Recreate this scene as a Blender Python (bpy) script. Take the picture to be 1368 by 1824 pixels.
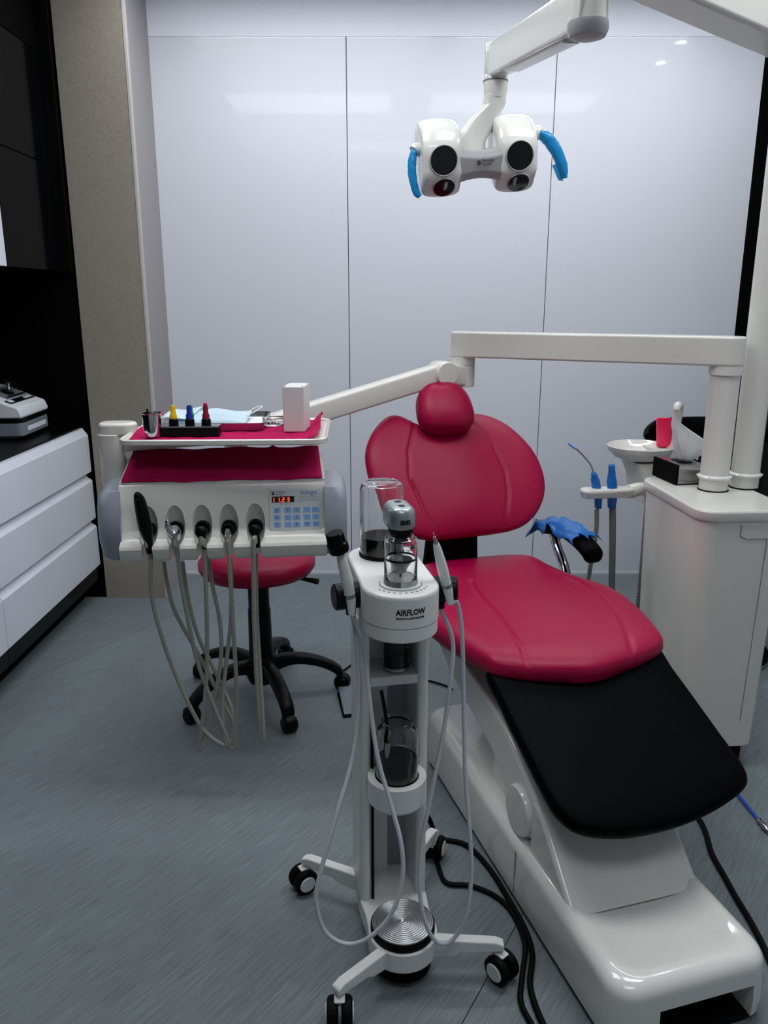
import bpy, bmesh, math, random
from mathutils import Vector, Matrix
random.seed(7)
for o in list(bpy.data.objects): bpy.data.objects.remove(o)
scene = bpy.context.scene
COL = scene.collection
PI = math.pi
R = math.radians

# ------------------------------------------------------------------ camera
F_PX, W_PX, H_PX, CAM_H = 1420.0, 1368.0, 1824.0, 1.5
TILT = math.atan(377 / F_PX)
cam_d = bpy.data.cameras.new('camera')
cam = bpy.data.objects.new('camera', cam_d); COL.objects.link(cam)
cam_d.sensor_fit = 'VERTICAL'; cam_d.sensor_height = 36.0
cam_d.lens = 36.0 * F_PX / H_PX
cam_d.clip_start = 0.02
cam.location = (0, 0, CAM_H)
cam.rotation_euler = (PI / 2 - TILT, 0, 0)
scene.camera = cam

# ------------------------------------------------------------------ world, exposure
w = bpy.data.worlds.new('world'); scene.world = w; w.use_nodes = True
w.node_tree.nodes['Background'].inputs[0].default_value = (0.75, 0.85, 1.0, 1)
w.node_tree.nodes['Background'].inputs[1].default_value = 0.05
scene.view_settings.view_transform = 'Standard'
scene.view_settings.look = 'None'
scene.view_settings.gamma = 1.0
scene.view_settings.use_curve_mapping = False
scene.view_settings.exposure = 0.0

CEIL = 2.95
# ceiling light panels: (x, y, width, depth, watts); the last one is an added front fill
PANELS = [(-0.55, 2.0, 1.2, 0.6, 16), (0.95, 2.0, 1.2, 0.6, 16), (-0.4, 3.62, 1.3, 0.12, 11), (1.05, 3.62, 1.3, 0.12, 11), (0.2, 0.2, 1.2, 0.6, 8)]
DOWNLIGHTS = [(1.74, 2.985), (1.72, 3.40)]

def area_lamp(x, y, sx, sy, watts):
    l = bpy.data.lights.new('ceiling_area', 'AREA'); l.shape = 'RECTANGLE'; l.size = sx; l.size_y = sy
    l.energy = watts; l.color = (0.965, 0.985, 1.0)
    o = bpy.data.objects.new('ceiling_area', l); COL.objects.link(o); o.location = (x, y, CEIL - 0.03)
for p in PANELS: area_lamp(*p)

# ------------------------------------------------------------------ materials
def s2l(c):
    return tuple(((v / 255) / 12.92 if v / 255 <= 0.04045 else ((v / 255 + 0.055) / 1.055) ** 2.4) for v in c)
MATS = {}
def mat(name, rgb, rough=0.5, metal=0.0, spec=0.5, coat=0.0, trans=0.0, ior=1.45, emit=None, es=0.0, lin=False, alpha=1.0, sheen=0.0, bump=None, vary=None):
    m = bpy.data.materials.new(name); m.use_nodes = True
    nt = m.node_tree; b = nt.nodes['Principled BSDF']
    c = rgb if lin else s2l(rgb)
    b.inputs['Base Color'].default_value = (*c, 1)
    b.inputs['Roughness'].default_value = rough
    b.inputs['Metallic'].default_value = metal
    b.inputs['Specular IOR Level'].default_value = spec
    b.inputs['Coat Weight'].default_value = coat
    b.inputs['Coat Roughness'].default_value = 0.04
    b.inputs['Transmission Weight'].default_value = trans
    b.inputs['IOR'].default_value = ior
    b.inputs['Alpha'].default_value = alpha
    b.inputs['Sheen Weight'].default_value = sheen
    if emit:
        b.inputs['Emission Color'].default_value = (*s2l(emit), 1); b.inputs['Emission Strength'].default_value = es
    if bump or vary:
        tc = nt.nodes.new('ShaderNodeTexCoord')
    if bump:
        sc, st, dist = bump
        n = nt.nodes.new('ShaderNodeTexNoise'); n.inputs['Scale'].default_value = sc; n.inputs['Detail'].default_value = 3
        bp = nt.nodes.new('ShaderNodeBump'); bp.inputs['Strength'].default_value = st; bp.inputs['Distance'].default_value = dist
        nt.links.new(tc.outputs['Object'], n.inputs['Vector'])
        nt.links.new(n.outputs[0], bp.inputs['Height']); nt.links.new(bp.outputs[0], b.inputs['Normal'])
    if vary:
        sc, amt = vary
        n2 = nt.nodes.new('ShaderNodeTexNoise'); n2.inputs['Scale'].default_value = sc; n2.inputs['Detail'].default_value = 4
        mx = nt.nodes.new('ShaderNodeMix'); mx.data_type = 'RGBA'
        mx.inputs[6].default_value = (*[v * (1 - amt) for v in c], 1); mx.inputs[7].default_value = (*[min(1, v * (1 + amt)) for v in c], 1)
        nt.links.new(tc.outputs['Object'], n2.inputs['Vector'])
        nt.links.new(n2.outputs[0], mx.inputs[0]); nt.links.new(mx.outputs[2], b.inputs['Base Color'])
    MATS[name] = m
    return m

mat('panel_white', (219, 222, 230), 0.30, spec=0.4, coat=0.2, vary=(0.7, 0.012))
mat('bulkhead_white', (236, 240, 248), 0.5)
mat('ceiling_white', (236, 238, 242), 0.8, vary=(2, 0.01))
mat('wall_grey', (200, 204, 210), 0.7, vary=(2, 0.02))
mat('column_grey', (158, 154, 156), 0.6, vary=(4, 0.02))
mat('trim_grey', (190, 186, 182), 0.6, vary=(4, 0.02))
mat('plastic_white', (224, 222, 214), 0.22, coat=0.25, vary=(3, 0.012))
mat('chair_white', (226, 226, 220), 0.13, coat=0.5, vary=(3, 0.01))
mat('cart_white', (226, 227, 224), 0.33, vary=(3, 0.01))
mat('cap_grey', (150, 157, 168), 0.35, vary=(4, 0.02))
mat('part_and_shade_grey', (168, 166, 168), 0.3, vary=(4, 0.02))  # grey of real small parts, also shade painted on lamp face and box side
mat('drawer_white', (226, 230, 240), 0.12, coat=0.3, vary=(1.2, 0.012))
mat('black_gloss', (6, 9, 14), 0.12, spec=0.14, vary=(3, 0.1))
mat('black_matte', (3, 3, 3), 0.75, spec=0.08, vary=(8, 0.2))
mat('black_stone', (4, 4, 5), 0.35, spec=0.2, vary=(40, 0.4))
mat('black_plastic', (6, 7, 9), 0.38, spec=0.2, vary=(30, 0.2))
mat('black_rubber', (4, 4, 5), 0.6, spec=0.15, vary=(40, 0.2))
mat('black_leather', (3, 4, 5), 0.5, spec=0.04, bump=(260, 0.12, 0.002))
mat('red_leather', (158, 2, 60), 0.40, spec=0.28, bump=(300, 0.10, 0.002))
mat('pink_paper', (178, 22, 82), 0.85, spec=0.1, bump=(120, 0.35, 0.003))
mat('chrome', (205, 208, 210), 0.12, metal=1.0)
mat('steel', (170, 172, 174), 0.25, metal=1.0, vary=(20, 0.06))
mat('brushed', (205, 207, 208), 0.28, metal=1.0, vary=(20, 0.05))
mat('pedal_metal', (120, 125, 130), 0.38, metal=0.7, vary=(20, 0.05))
mat('silver_paint', (158, 166, 168), 0.3, metal=0.55, vary=(10, 0.03))
mat('hose_grey', (150, 152, 142), 0.45, vary=(30, 0.04))
mat('hose_dark', (112, 116, 116), 0.5, vary=(30, 0.04))
mat('hose_white', (190, 194, 200), 0.4, vary=(30, 0.03))
mat('glass', (255, 255, 255), 0.0, trans=1.0, ior=1.4)
mat('glass_smoke', (120, 110, 108), 0.02, trans=1.0, ior=1.4)
mat('dark_liquid', (2, 1, 1), 0.3, spec=0.05, vary=(10, 0.2))
mat('lens_black', (4, 5, 8), 0.05, coat=0.5)
mat('film_blue', (36, 120, 205), 0.18, trans=0.25, ior=1.3, coat=0.3, bump=(50, 0.5, 0.004))
mat('film_blue_lamp', (30, 150, 215), 0.2, trans=0.25, ior=1.3, coat=0.3, bump=(50, 0.5, 0.004))
mat('film_clear', (235, 240, 245), 0.1, trans=0.95, ior=1.1)
mat('mask_blue', (196, 216, 228), 0.8, spec=0.1, bump=(200, 0.3, 0.002))
mat('tissue_white', (232, 234, 236), 0.85, spec=0.1, bump=(60, 0.4, 0.004))
mat('cup_pink', (250, 28, 92), 0.3, vary=(10, 0.03))
mat('yellow_plastic', (240, 190, 10), 0.35, vary=(30, 0.05))
mat('blue_plastic', (24, 44, 150), 0.35, vary=(30, 0.05))
mat('green_plastic', (40, 150, 70), 0.35, vary=(30, 0.05))
mat('crimson_plastic', (130, 14, 40), 0.35, vary=(30, 0.05))
mat('keypad_face', (214, 220, 218), 0.4, vary=(10, 0.01))
mat('key_blue', (140, 180, 232), 0.45, vary=(30, 0.03))
mat('print_dark', (24, 36, 70), 0.6, vary=(60, 0.05))
mat('print_black', (14, 14, 16), 0.6, vary=(60, 0.05))
mat('print_grey', (120, 124, 126), 0.6, vary=(60, 0.05))
mat('print_blue', (70, 118, 190), 0.6, vary=(60, 0.05))
mat('display_black', (10, 5, 5), 0.2, vary=(60, 0.05))
mat('led_red', (255, 70, 30), 0.5, emit=(255, 84, 40), es=2.2)
mat('tube_blue', (30, 80, 190), 0.3, vary=(30, 0.05))
mat('machine_white', (226, 230, 236), 0.35, vary=(6, 0.02))
mat('machine_grey', (120, 128, 138), 0.4, vary=(6, 0.03))
mat('led_panel', (255, 255, 255), 0.5, emit=(238, 246, 255), es=2.0)
mat('downlight_led', (255, 255, 255), 0.5, emit=(240, 247, 255), es=160.0)

def fabric_mat():
    m = mat('taupe_fabric', (150, 142, 130), 0.85, spec=0.15); nt = m.node_tree; b = nt.nodes['Principled BSDF']
    tc = nt.nodes.new('ShaderNodeTexCoord'); outs = []
    for sc in ((60, 60, 900), (900, 900, 60)):
        mp = nt.nodes.new('ShaderNodeMapping'); mp.inputs['Scale'].default_value = sc
        n = nt.nodes.new('ShaderNodeTexNoise'); n.inputs['Scale'].default_value = 1; n.inputs['Detail'].default_value = 2
        nt.links.new(tc.outputs['Object'], mp.inputs[0]); nt.links.new(mp.outputs[0], n.inputs['Vector']); outs.append(n.outputs[0])
    a = nt.nodes.new('ShaderNodeMath'); a.operation = 'ADD'; nt.links.new(outs[0], a.inputs[0]); nt.links.new(outs[1], a.inputs[1])
    r = nt.nodes.new('ShaderNodeMapRange'); r.inputs['From Min'].default_value = 0.6; r.inputs['From Max'].default_value = 1.4
    nt.links.new(a.outputs[0], r.inputs[0])
    mx = nt.nodes.new('ShaderNodeMix'); mx.data_type = 'RGBA'
    mx.inputs[6].default_value = (*s2l((132, 124, 112)), 1); mx.inputs[7].default_value = (*s2l((170, 163, 151)), 1)
    nt.links.new(r.outputs[0], mx.inputs[0]); nt.links.new(mx.outputs[2], b.inputs['Base Color'])
    bp = nt.nodes.new('ShaderNodeBump'); bp.inputs['Strength'].default_value = 0.3; bp.inputs['Distance'].default_value = 0.002
    nt.links.new(a.outputs[0], bp.inputs['Height']); nt.links.new(bp.outputs[0], b.inputs['Normal'])
fabric_mat()

def floor_mat():
    m = mat('vinyl_floor', (112, 120, 126), 0.42, spec=0.35); nt = m.node_tree; b = nt.nodes['Principled BSDF']
    tc = nt.nodes.new('ShaderNodeTexCoord')
    def streak(sx, sy, det, ang=R(54)):
        mp0 = nt.nodes.new('ShaderNodeMapping'); mp0.inputs['Rotation'].default_value = (0, 0, -ang)
        mp = nt.nodes.new('ShaderNodeMapping'); mp.inputs['Scale'].default_value = (sx, sy, 1)
        n = nt.nodes.new('ShaderNodeTexNoise'); n.inputs['Scale'].default_value = 1; n.inputs['Detail'].default_value = det; n.inputs['Roughness'].default_value = 0.65
        nt.links.new(tc.outputs['Object'], mp0.inputs[0]); nt.links.new(mp0.outputs[0], mp.inputs[0]); nt.links.new(mp.outputs[0], n.inputs['Vector'])
        return n.outputs[0]
    s1 = streak(9, 170, 4); s2 = streak(1.2, 3.5, 3)
    cr = nt.nodes.new('ShaderNodeValToRGB')
    e = cr.color_ramp.elements
    e[0].position = 0.28; e[0].color = (*s2l((104, 113, 116)), 1)
    e[1].position = 0.72; e[1].color = (*s2l((135, 145, 148)), 1)
    mid = e.new(0.5); mid.color = (*s2l((120, 130, 133)), 1)
    nt.links.new(s1, cr.inputs[0])
    mx = nt.nodes.new('ShaderNodeMix'); mx.data_type = 'RGBA'; mx.blend_type = 'MULTIPLY'; mx.inputs[0].default_value = 1.0
    cr2 = nt.nodes.new('ShaderNodeValToRGB'); e2 = cr2.color_ramp.elements
    e2[0].position = 0.3; e2[0].color = (0.88, 0.87, 0.90, 1); e2[1].position = 0.7; e2[1].color = (1, 1, 1, 1)
    nt.links.new(s2, cr2.inputs[0])
    nt.links.new(cr.outputs[0], mx.inputs[6]); nt.links.new(cr2.outputs[0], mx.inputs[7]); nt.links.new(mx.outputs[2], b.inputs['Base Color'])
    bp = nt.nodes.new('ShaderNodeBump'); bp.inputs['Strength'].default_value = 0.08; bp.inputs['Distance'].default_value = 0.002
    nt.links.new(s1, bp.inputs['Height']); nt.links.new(bp.outputs[0], b.inputs['Normal'])
floor_mat()

# ------------------------------------------------------------------ mesh helpers
class MB:
    def __init__(s): s.v = []; s.f = []
    def add(s, v, f):
        k = len(s.v); s.v += [tuple(p) for p in v]; s.f += [tuple(i + k for i in q) for q in f]; return s
    def box(s, c, d, rot=None):
        x, y, z = (q / 2 for q in d)
        v = [Vector((a, b, e)) for a in (-x, x) for b in (-y, y) for e in (-z, z)]
        if rot: v = [rot @ p for p in v]
        v = [p + Vector(c) for p in v]
        return s.add(v, [(0, 1, 3, 2), (4, 6, 7, 5), (0, 4, 5, 1), (2, 3, 7, 6), (0, 2, 6, 4), (1, 5, 7, 3)])
    def box2(s, lo, hi): return s.box([(a + b) / 2 for a, b in zip(lo, hi)], [b - a for a, b in zip(lo, hi)])
    def loft(s, rings, cap0=True, cap1=True, closed=True):
        n = len(rings[0]); v = [p for r in rings for p in r]; f = []
        for i in range(len(rings) - 1):
            for j in range(n if closed else n - 1):
                k = (j + 1) % n; f.append((i * n + j, i * n + k, (i + 1) * n + k, (i + 1) * n + j))
        if cap0: f.append(tuple(reversed(range(n))))
        if cap1: f.append(tuple((len(rings) - 1) * n + j for j in range(n)))
        return s.add(v, f)
    def prism(s, poly, a0, a1, mp): return s.loft([[mp(u, v, a0) for u, v in poly], [mp(u, v, a1) for u, v in poly]])
    def cyl(s, p0, p1, r0, r1=None, n=24):
        p0, p1 = Vector(p0), Vector(p1); r1 = r0 if r1 is None else r1
        q = (p1 - p0).to_track_quat('Z', 'Y')
        ring = lambda p, r: [p + q @ Vector((r * math.cos(2 * PI * i / n), r * math.sin(2 * PI * i / n), 0)) for i in range(n)]
        return s.loft([ring(p0, r0), ring(p1, r1)])
    def lathe(s, prof, o=(0, 0, 0), axis=(0, 0, 1), n=32, cap=True):
        o = Vector(o); q = Vector(axis).to_track_quat('Z', 'Y')
        rings = [[o + q @ Vector((r * math.cos(2 * PI * i / n), r * math.sin(2 * PI * i / n), z)) for i in range(n)] for r, z in prof]
        return s.loft(rings, cap, cap)
    def tube(s, pts, r, n=8, res=8, closed=False, smooth=True):
        P = [Vector(p) for p in pts]
        if smooth and len(P) > 2: P, T = spline(P, res, closed)
        else: T = [i / max(1, len(P) - 1) for i in range(len(P))]
        rad = (lambda t: r) if not isinstance(r, (list, tuple)) else (lambda t: interp(r, t))
        m = len(P); tang = []
        for i in range(m):
            a = P[(i - 1) % m] if (closed or i > 0) else P[i]; b = P[(i + 1) % m] if (closed or i < m - 1) else P[i]
            tang.append((b - a).normalized())
        up = Vector((0, 0, 1)) if abs(tang[0].z) < 0.9 else Vector((1, 0, 0))
        nrm = (up - tang[0] * up.dot(tang[0])).normalized(); rings = []
        for i in range(m):
            nrm = (nrm - tang[i] * nrm.dot(tang[i])).normalized(); bn = tang[i].cross(nrm); rr = rad(T[i])
            rings.append([P[i] + (nrm * math.cos(2 * PI * j / n) + bn * math.sin(2 * PI * j / n)) * rr for j in range(n)])
        if closed: rings.append(rings[0]); return s.loft(rings, False, False)
        return s.loft(rings)
    def ell(s, c, rad, nu=24, nv=14, e=1.0, rot=None):
        c = Vector(c); rings = []
        sg = lambda x, p: math.copysign(abs(x) ** p, x)
        for i in range(nv + 1):
            a = -PI / 2 + PI * i / nv; ca, sa = max(1e-3, sg(math.cos(a), e)), sg(math.sin(a), e)
            r = []
            for j in range(nu):
                b = 2 * PI * j / nu
                p = Vector((rad[0] * ca * sg(math.cos(b), e), rad[1] * ca * sg(math.sin(b), e), rad[2] * sa))
                r.append(c + (rot @ p if rot else p))
            rings.append(r)
        return s.loft(rings)
    def mesh(s, name):
        me = bpy.data.meshes.new(name); me.from_pydata([tuple(p) for p in s.v], [], s.f); me.validate(); me.update()
        bm = bmesh.new(); bm.from_mesh(me); bmesh.ops.recalc_face_normals(bm, faces=bm.faces); bm.to_mesh(me); bm.free()
        return me
    def obj(s, name, m, parent=None, bevel=0, seg=3, smooth=38, label=None):
        return link(name, s.mesh(name), m, parent, bevel, seg, smooth, label)

def interp(r, t):
    x = t * (len(r) - 1); i = min(int(x), len(r) - 2); k = x - i; return r[i] * (1 - k) + r[i + 1] * k
def spline(P, res=8, closed=False):
    out, T = [], []; n = len(P); m = n if closed else n - 1
    for i in range(m):
        p1, p2 = P[i], P[(i + 1) % n]
        p0 = P[i - 1] if (i > 0 or closed) else p1 * 2 - p2
        p3 = P[(i + 2) % n] if (i + 2 < n or closed) else p2 * 2 - p1
        for j in range(res):
            t = j / res; t2, t3 = t * t, t * t * t
            out.append(0.5 * ((2 * p1) + (p2 - p0) * t + (2 * p0 - 5 * p1 + 4 * p2 - p3) * t2 + (3 * p1 - p0 - 3 * p2 + p3) * t3)); T.append((i + t) / m)
    if not closed: out.append(P[-1]); T.append(1.0)
    return out, T
def link(name, me, m, parent=None, bevel=0, seg=3, smooth=38, label=None):
    o = bpy.data.objects.new(name, me); COL.objects.link(o)
    me.materials.append(MATS[m] if isinstance(m, str) else m)
    if smooth:
        for p in me.polygons: p.use_smooth = True
        me.set_sharp_from_angle(angle=R(smooth))
    if bevel:
        b = o.modifiers.new('bevel', 'BEVEL'); b.width = bevel; b.segments = seg; b.limit_method = 'ANGLE'; b.angle_limit = R(30); b.harden_normals = True
        for p in me.polygons: p.use_smooth = True
    if parent: o.parent = parent
    if label: o['label'] = label
    return o
def thing(name, label, cat, loc=(0, 0, 0), rz=0.0, group=None):
    o = bpy.data.objects.new(name, None); COL.objects.link(o); o.empty_display_size = 0.05
    o.location = loc; o.rotation_euler = (0, 0, rz); tag(o, label, cat, group); return o
def tag(o, label, cat, group=None):
    o['label'] = label; o['category'] = cat
    if group: o['group'] = group
    return o
def struct(o): o['kind'] = 'structure'; return o
def rrect(wd, ht, r, n=6, cx=0, cy=0):
    out = []
    for k, (sx, sy) in enumerate(((1, 1), (-1, 1), (-1, -1), (1, -1))):
        for i in range(n + 1):
            a = PI / 2 * (k + i / n); out.append((cx + sx * (wd / 2 - r) + r * math.cos(a), cy + sy * (ht / 2 - r) + r * math.sin(a)))
    return out
def stadium(r, y0, y1, n=20):
    return [(r * math.cos(PI * i / n), y1 + r * math.sin(PI * i / n)) for i in range(n + 1)] + [(r * math.cos(PI + PI * i / n), y0 + r * math.sin(PI + PI * i / n)) for i in range(n + 1)]
XY = lambda u, v, a: (u, v, a)
YZ = lambda u, v, a: (a, u, v)
XZ = lambda u, v, a: (u, a, v)
def poly_spline(pts, res=8):
    return [(p.x, p.y) for p in spline([Vector((x, y, 0)) for x, y in pts], res, True)[0]]
def pad(outline, ctr, mp, top, bot, p=3.0, K=70, KB=8, extra=None):
    n = len(outline); cx, cy = ctr; b = MB(); rings = []
    def ring(r, h, sgn):
        out = []
        for x, y in outline:
            px, py = cx + r * (x - cx), cy + r * (y - cy)
            out.append(mp(px, py, sgn * h + (extra(px, py, r) if extra and sgn > 0 else 0)))
        return out
    for k in range(KB):
        r = max(0.001, math.sin(PI / 2 * k / KB)); rings.append(ring(r, bot * (1 - r ** p) ** (1 / p), -1))
    rings.append(ring(1, 0, 1))
    for k in range(K - 1, -1, -1):
        t = k / K; r = max(0.001, 0.5 * t + 0.5 * math.sin(PI / 2 * t)); rings.append(ring(r, top * (1 - r ** p) ** (1 / p), 1))
    return b.loft(rings)
def seg_dist(x, y, pl):
    best = 9.0
    for (x0, y0), (x1, y1) in zip(pl, pl[1:]):
        dx, dy = x1 - x0, y1 - y0; t = max(0, min(1, ((x - x0) * dx + (y - y0) * dy) / (dx * dx + dy * dy)))
        best = min(best, math.hypot(x - x0 - t * dx, y - y0 - t * dy))
    return best
def boolean(o, cutter_me, op='DIFFERENCE'):
    bpy.context.view_layer.update()
    c = bpy.data.objects.new('cutter', cutter_me); COL.objects.link(c); c.matrix_world = o.matrix_world
    m = o.modifiers.new('b', 'BOOLEAN'); m.object = c; m.operation = op; m.solver = 'EXACT'; m.use_self = True
    bpy.context.view_layer.update(); dg = bpy.context.evaluated_depsgraph_get()
    me = bpy.data.meshes.new_from_object(o.evaluated_get(dg)); o.modifiers.clear(); old = o.data; o.data = me
    bpy.data.objects.remove(c)
    for p in me.polygons: p.use_smooth = True
    me.set_sharp_from_angle(angle=R(38))
def text_mb(body, size, depth=0.0006, align='CENTER', shear=0.0, bold=0.0):
    cu = bpy.data.curves.new('t', 'FONT'); cu.body = body; cu.size = size; cu.extrude = depth / 2; cu.align_x = align; cu.align_y = 'CENTER'
    cu.shear = shear; cu.offset = bold; cu.resolution_u = 2
    o = bpy.data.objects.new('t', cu); COL.objects.link(o); bpy.context.view_layer.update()
    me = bpy.data.meshes.new_from_object(o.evaluated_get(bpy.context.evaluated_depsgraph_get()))
    b = MB().add([tuple(v.co) for v in me.vertices], [tuple(p.vertices) for p in me.polygons])
    bpy.data.objects.remove(o); return b
def mapped(b, fn): b.v = [tuple(fn(*p)) for p in b.v]; return b
_F = Vector((0, math.cos(TILT), -math.sin(TILT))); _U = Vector((0, math.sin(TILT), math.cos(TILT)))
def at(px, py, y):      # point at depth y that the photograph shows at this pixel
    d = _F + Vector((1, 0, 0)) * ((px - 684) / F_PX) + _U * ((912 - py) / F_PX)
    return Vector((0, 0, CAM_H)) + d * (y / d.y)
def onz(px, py, z):
    d = _F + Vector((1, 0, 0)) * ((px - 684) / F_PX) + _U * ((912 - py) / F_PX)
    return Vector((0, 0, CAM_H)) + d * ((z - CAM_H) / d.z)

# ------------------------------------------------------------------ the room
XL, XR, YB, YF = -2.06, 2.30, 4.274, -1.6
struct(MB().box2((XL - .1, YF - .1, -.10), (XR + .1, YB + .1, -.004)).obj('floor', 'black_matte'))
FLOOR = bpy.data.objects['floor']
def clip(poly, nx, ny, c):   # keep nx*x+ny*y <= c
    out = []
    for (a, b) in zip(poly, poly[1:] + poly[:1]):
        da, db = nx * a[0] + ny * a[1] - c, nx * b[0] + ny * b[1] - c
        if da <= 0: out.append(a)
        if da * db < 0: t = da / (da - db); out.append((a[0] + t * (b[0] - a[0]), a[1] + t * (b[1] - a[1])))
    return out
an = R(60); nx, ny = math.sin(an), -math.cos(an)
cuts = [-9, -2.74, -0.541, 1.55, 9]
for c0, c1 in zip(cuts, cuts[1:]):
    pl = clip(clip([(XL, YF), (XR, YF), (XR, YB), (XL, YB)], nx, ny, c1 - .0012), -nx, -ny, -(c0 + .0012))
    if len(pl) > 2: MB().prism(pl, -.004, 0, XY).obj('vinyl_sheet', 'vinyl_floor', FLOOR, smooth=0)
wb = struct(MB().box2((XL - .1, YB + .012, 0), (XR + .1, YB + .1, CEIL)).obj('wall_back', 'black_matte'))
edges = [-1.21, -.182, .834, 1.838]
for a, b in zip(edges, edges[1:]):
    MB().box2((a + .0018, YB, .012), (b - .0018, YB + .012, 2.722)).obj('panel', 'panel_white', wb, bevel=.001, seg=1)
MB().box2((1.84, YB - .01, 0), (XR, YB + .012, 2.722)).obj('black_panel', 'black_matte', wb)
struct(MB().box2((-1.19, YB - .001, 2.7225), (XR, YB + .012, CEIL)).obj('trim_1', 'bulkhead_white'))
struct(MB().box2((-1.12, YB - .006, 0), (1.84, YB, .014)).obj('baseboard_back', 'wall_grey'))
struct(MB().box2((XL - .1, YF - .1, 0), (XL, YB + .012, CEIL)).obj('wall_left', 'black_matte'))
struct(MB().box2((XR, YF - .1, 0), (XR + .1, YB + .012, CEIL)).obj('wall_right', 'wall_grey'))
struct(MB().box2((XL - .1, YF - .1, 0), (XR + .1, YF, CEIL)).obj('wall_front', 'wall_grey'))
struct(MB().box2((XL - .1, YF - .1, CEIL), (XR + .1, YB + .1, CEIL + .1)).obj('ceiling', 'ceiling_white'))
# tall black cupboard on the right behind the unit
tc_ = thing('tall_cupboard', 'tall black cupboard at the right end of the white panel wall', 'cupboard', (2.13, 3.75, 0))
MB().box2((-.15, -.5, 0), (.165, .505, 2.4)).obj('carcass', 'black_matte', tc_)
for k in (0, 1): MB().box2((-.168, -.498 + k * .5, .08), (-.15, -.004 + k * .5, 2.39)).obj('door', 'black_plastic', tc_, bevel=.002)
# fabric column in the left corner
cw = struct(MB().box2((-2.06, 3.92, 0), (-1.142, YB + .012, CEIL)).obj('wall_column', 'black_matte'))
MB().box2((-1.445, 3.904, 0), (-1.142, 3.92, CEIL)).obj('fabric_panel', 'taupe_fabric', cw)
MB().box2((-1.142, 3.902, 0), (-1.126, 3.93, CEIL)).obj('edge_trim', 'trim_grey', cw, bevel=.004)
MB().box2((-1.142, 3.93, 0), (-1.130, YB, CEIL)).obj('side_panel', 'column_grey', cw)
# ceiling lights
for i, (x, y, sx, sy, wt) in enumerate(PANELS):
    where = ['over the front left of the room', 'over the front right of the room', 'near the back wall on the left', 'near the back wall on the right', 'added as fill over the camera side of the room'][i]
    t = thing('ceiling_light', 'flush rectangular ceiling light panel ' + where, 'ceiling light', (x, y, CEIL), group='ceiling light panels')
    MB().prism([(-sx / 2 - .02, -sy / 2 - .02), (sx / 2 + .02, -sy / 2 - .02), (sx / 2 + .02, sy / 2 + .02), (-sx / 2 - .02, sy / 2 + .02)], -.012, -.001, XY).obj('frame', 'ceiling_white', t, bevel=.003)
    MB().box((0, 0, -.0145), (sx, sy, .004)).obj('diffuser', 'led_panel', t)
for i, (x, y) in enumerate(DOWNLIGHTS):
    t = thing('downlight', ['small round downlight over the unit, farther from the back wall', 'small round downlight over the unit, nearer the back wall'][i], 'ceiling light', (x, y, CEIL), group='small downlights')
    MB().lathe([(.03, -.001), (.046, -.004), (.046, -.010), (.036, -.012), (.034, -.002)], cap=False).obj('ring', 'ceiling_white', t)
    MB().cyl((0, 0, -.001), (0, 0, -.006), .034).obj('led_disc', 'downlight_led', t)

# ------------------------------------------------------------------ left cabinet run
XC = -1.46
def drawer(parent, y0, y1, z0, z1):
    # x inwards negative: front face, then a sloped finger grip at the top
    prof = [(XC, z0), (XC, z1 - .036), (XC - .022, z1 - .006), (XC - .022, z1), (XC - .034, z1), (XC - .034, z0)]
    d = MB().prism(prof, y0 + .0015, y1 - .0015, lambda u, v, a: (u, a, v)).obj('drawer_front', 'drawer_white', parent, bevel=.0015, seg=2)
    MB().box2((XC - .30, y0 + .02, z0 + .02), (XC - .036, y1 - .02, z1 - .04)).obj('drawer_box', 'black_matte', d)
rows = [(.188, .424), (.436, .662), (.674, .893)]
ca = thing('drawer_cabinet', 'white gloss drawer cabinet under the black worktop, beside the fabric column', 'cabinet', (0, 0, 0), group='base cabinets')
MB().box2((-2.055, 2.86, .12), (XC - .335, 3.90, .868)).obj('carcass', 'black_matte', ca)
MB().box2((XC - .335, 3.885, .12), (XC - .01, 3.90, .868)).obj('end_panel', 'black_matte', ca)
MB().box2((XC - .12, 2.86, 0), (XC - .10, 3.90, .12)).obj('toe_kick', 'black_matte', ca)
MB().box2((XC - .30, 2.86, .118), (XC - .004, 3.90, .186)).obj('bottom_rail', 'black_gloss', ca, bevel=.002)
drawer(ca, 2.862, 3.90, *rows[0])
for r_ in rows[1:]:
    drawer(ca, 2.862, 3.40, *r_); drawer(ca, 3.40, 3.90, *r_)
cb = thing('drawer_cabinet', 'white gloss drawer cabinet under the black worktop, cut off by the left picture edge', 'cabinet', (0, 0, 0), group='base cabinets')
MB().box2((-2.055, 1.80, .12), (XC - .335, 2.858, .868)).obj('carcass', 'black_matte', cb)
MB().box2((XC - .12, 1.80, 0), (XC - .10, 2.858, .12)).obj('toe_kick', 'black_matte', cb)
MB().box2((XC - .30, 1.80, .118), (XC - .004, 2.858, .186)).obj('bottom_rail', 'black_gloss', cb, bevel=.002)
for r_ in rows: drawer(cb, 1.80, 2.86, *r_)
tag(MB().box2((-2.057, 1.80, .870), (XC - .036, 3.90, .900)).obj('worktop', 'black_stone', bevel=.003), 'long black worktop along the left wall above white drawers', 'worktop')
tag(MB().box2((-2.058, 1.80, .902), (-2.046, 3.90, 1.625)).obj('backsplash', 'black_matte'), 'matte black backsplash between worktop and upper cabinets', 'backsplash')
ua = thing('upper_cabinet', 'black gloss upper cabinet hung above the worktop beside the fabric column', 'cabinet', (0, 0, 0))
MB().box2((-2.055, 3.338, 1.63), (-1.53, 3.89, 2.90)).obj('carcass', 'black_matte', ua)
MB().box2((-1.528, 3.341, 1.632), (-1.508, 3.858, 2.09)).obj('door', 'black_gloss', ua, bevel=.0015)
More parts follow.
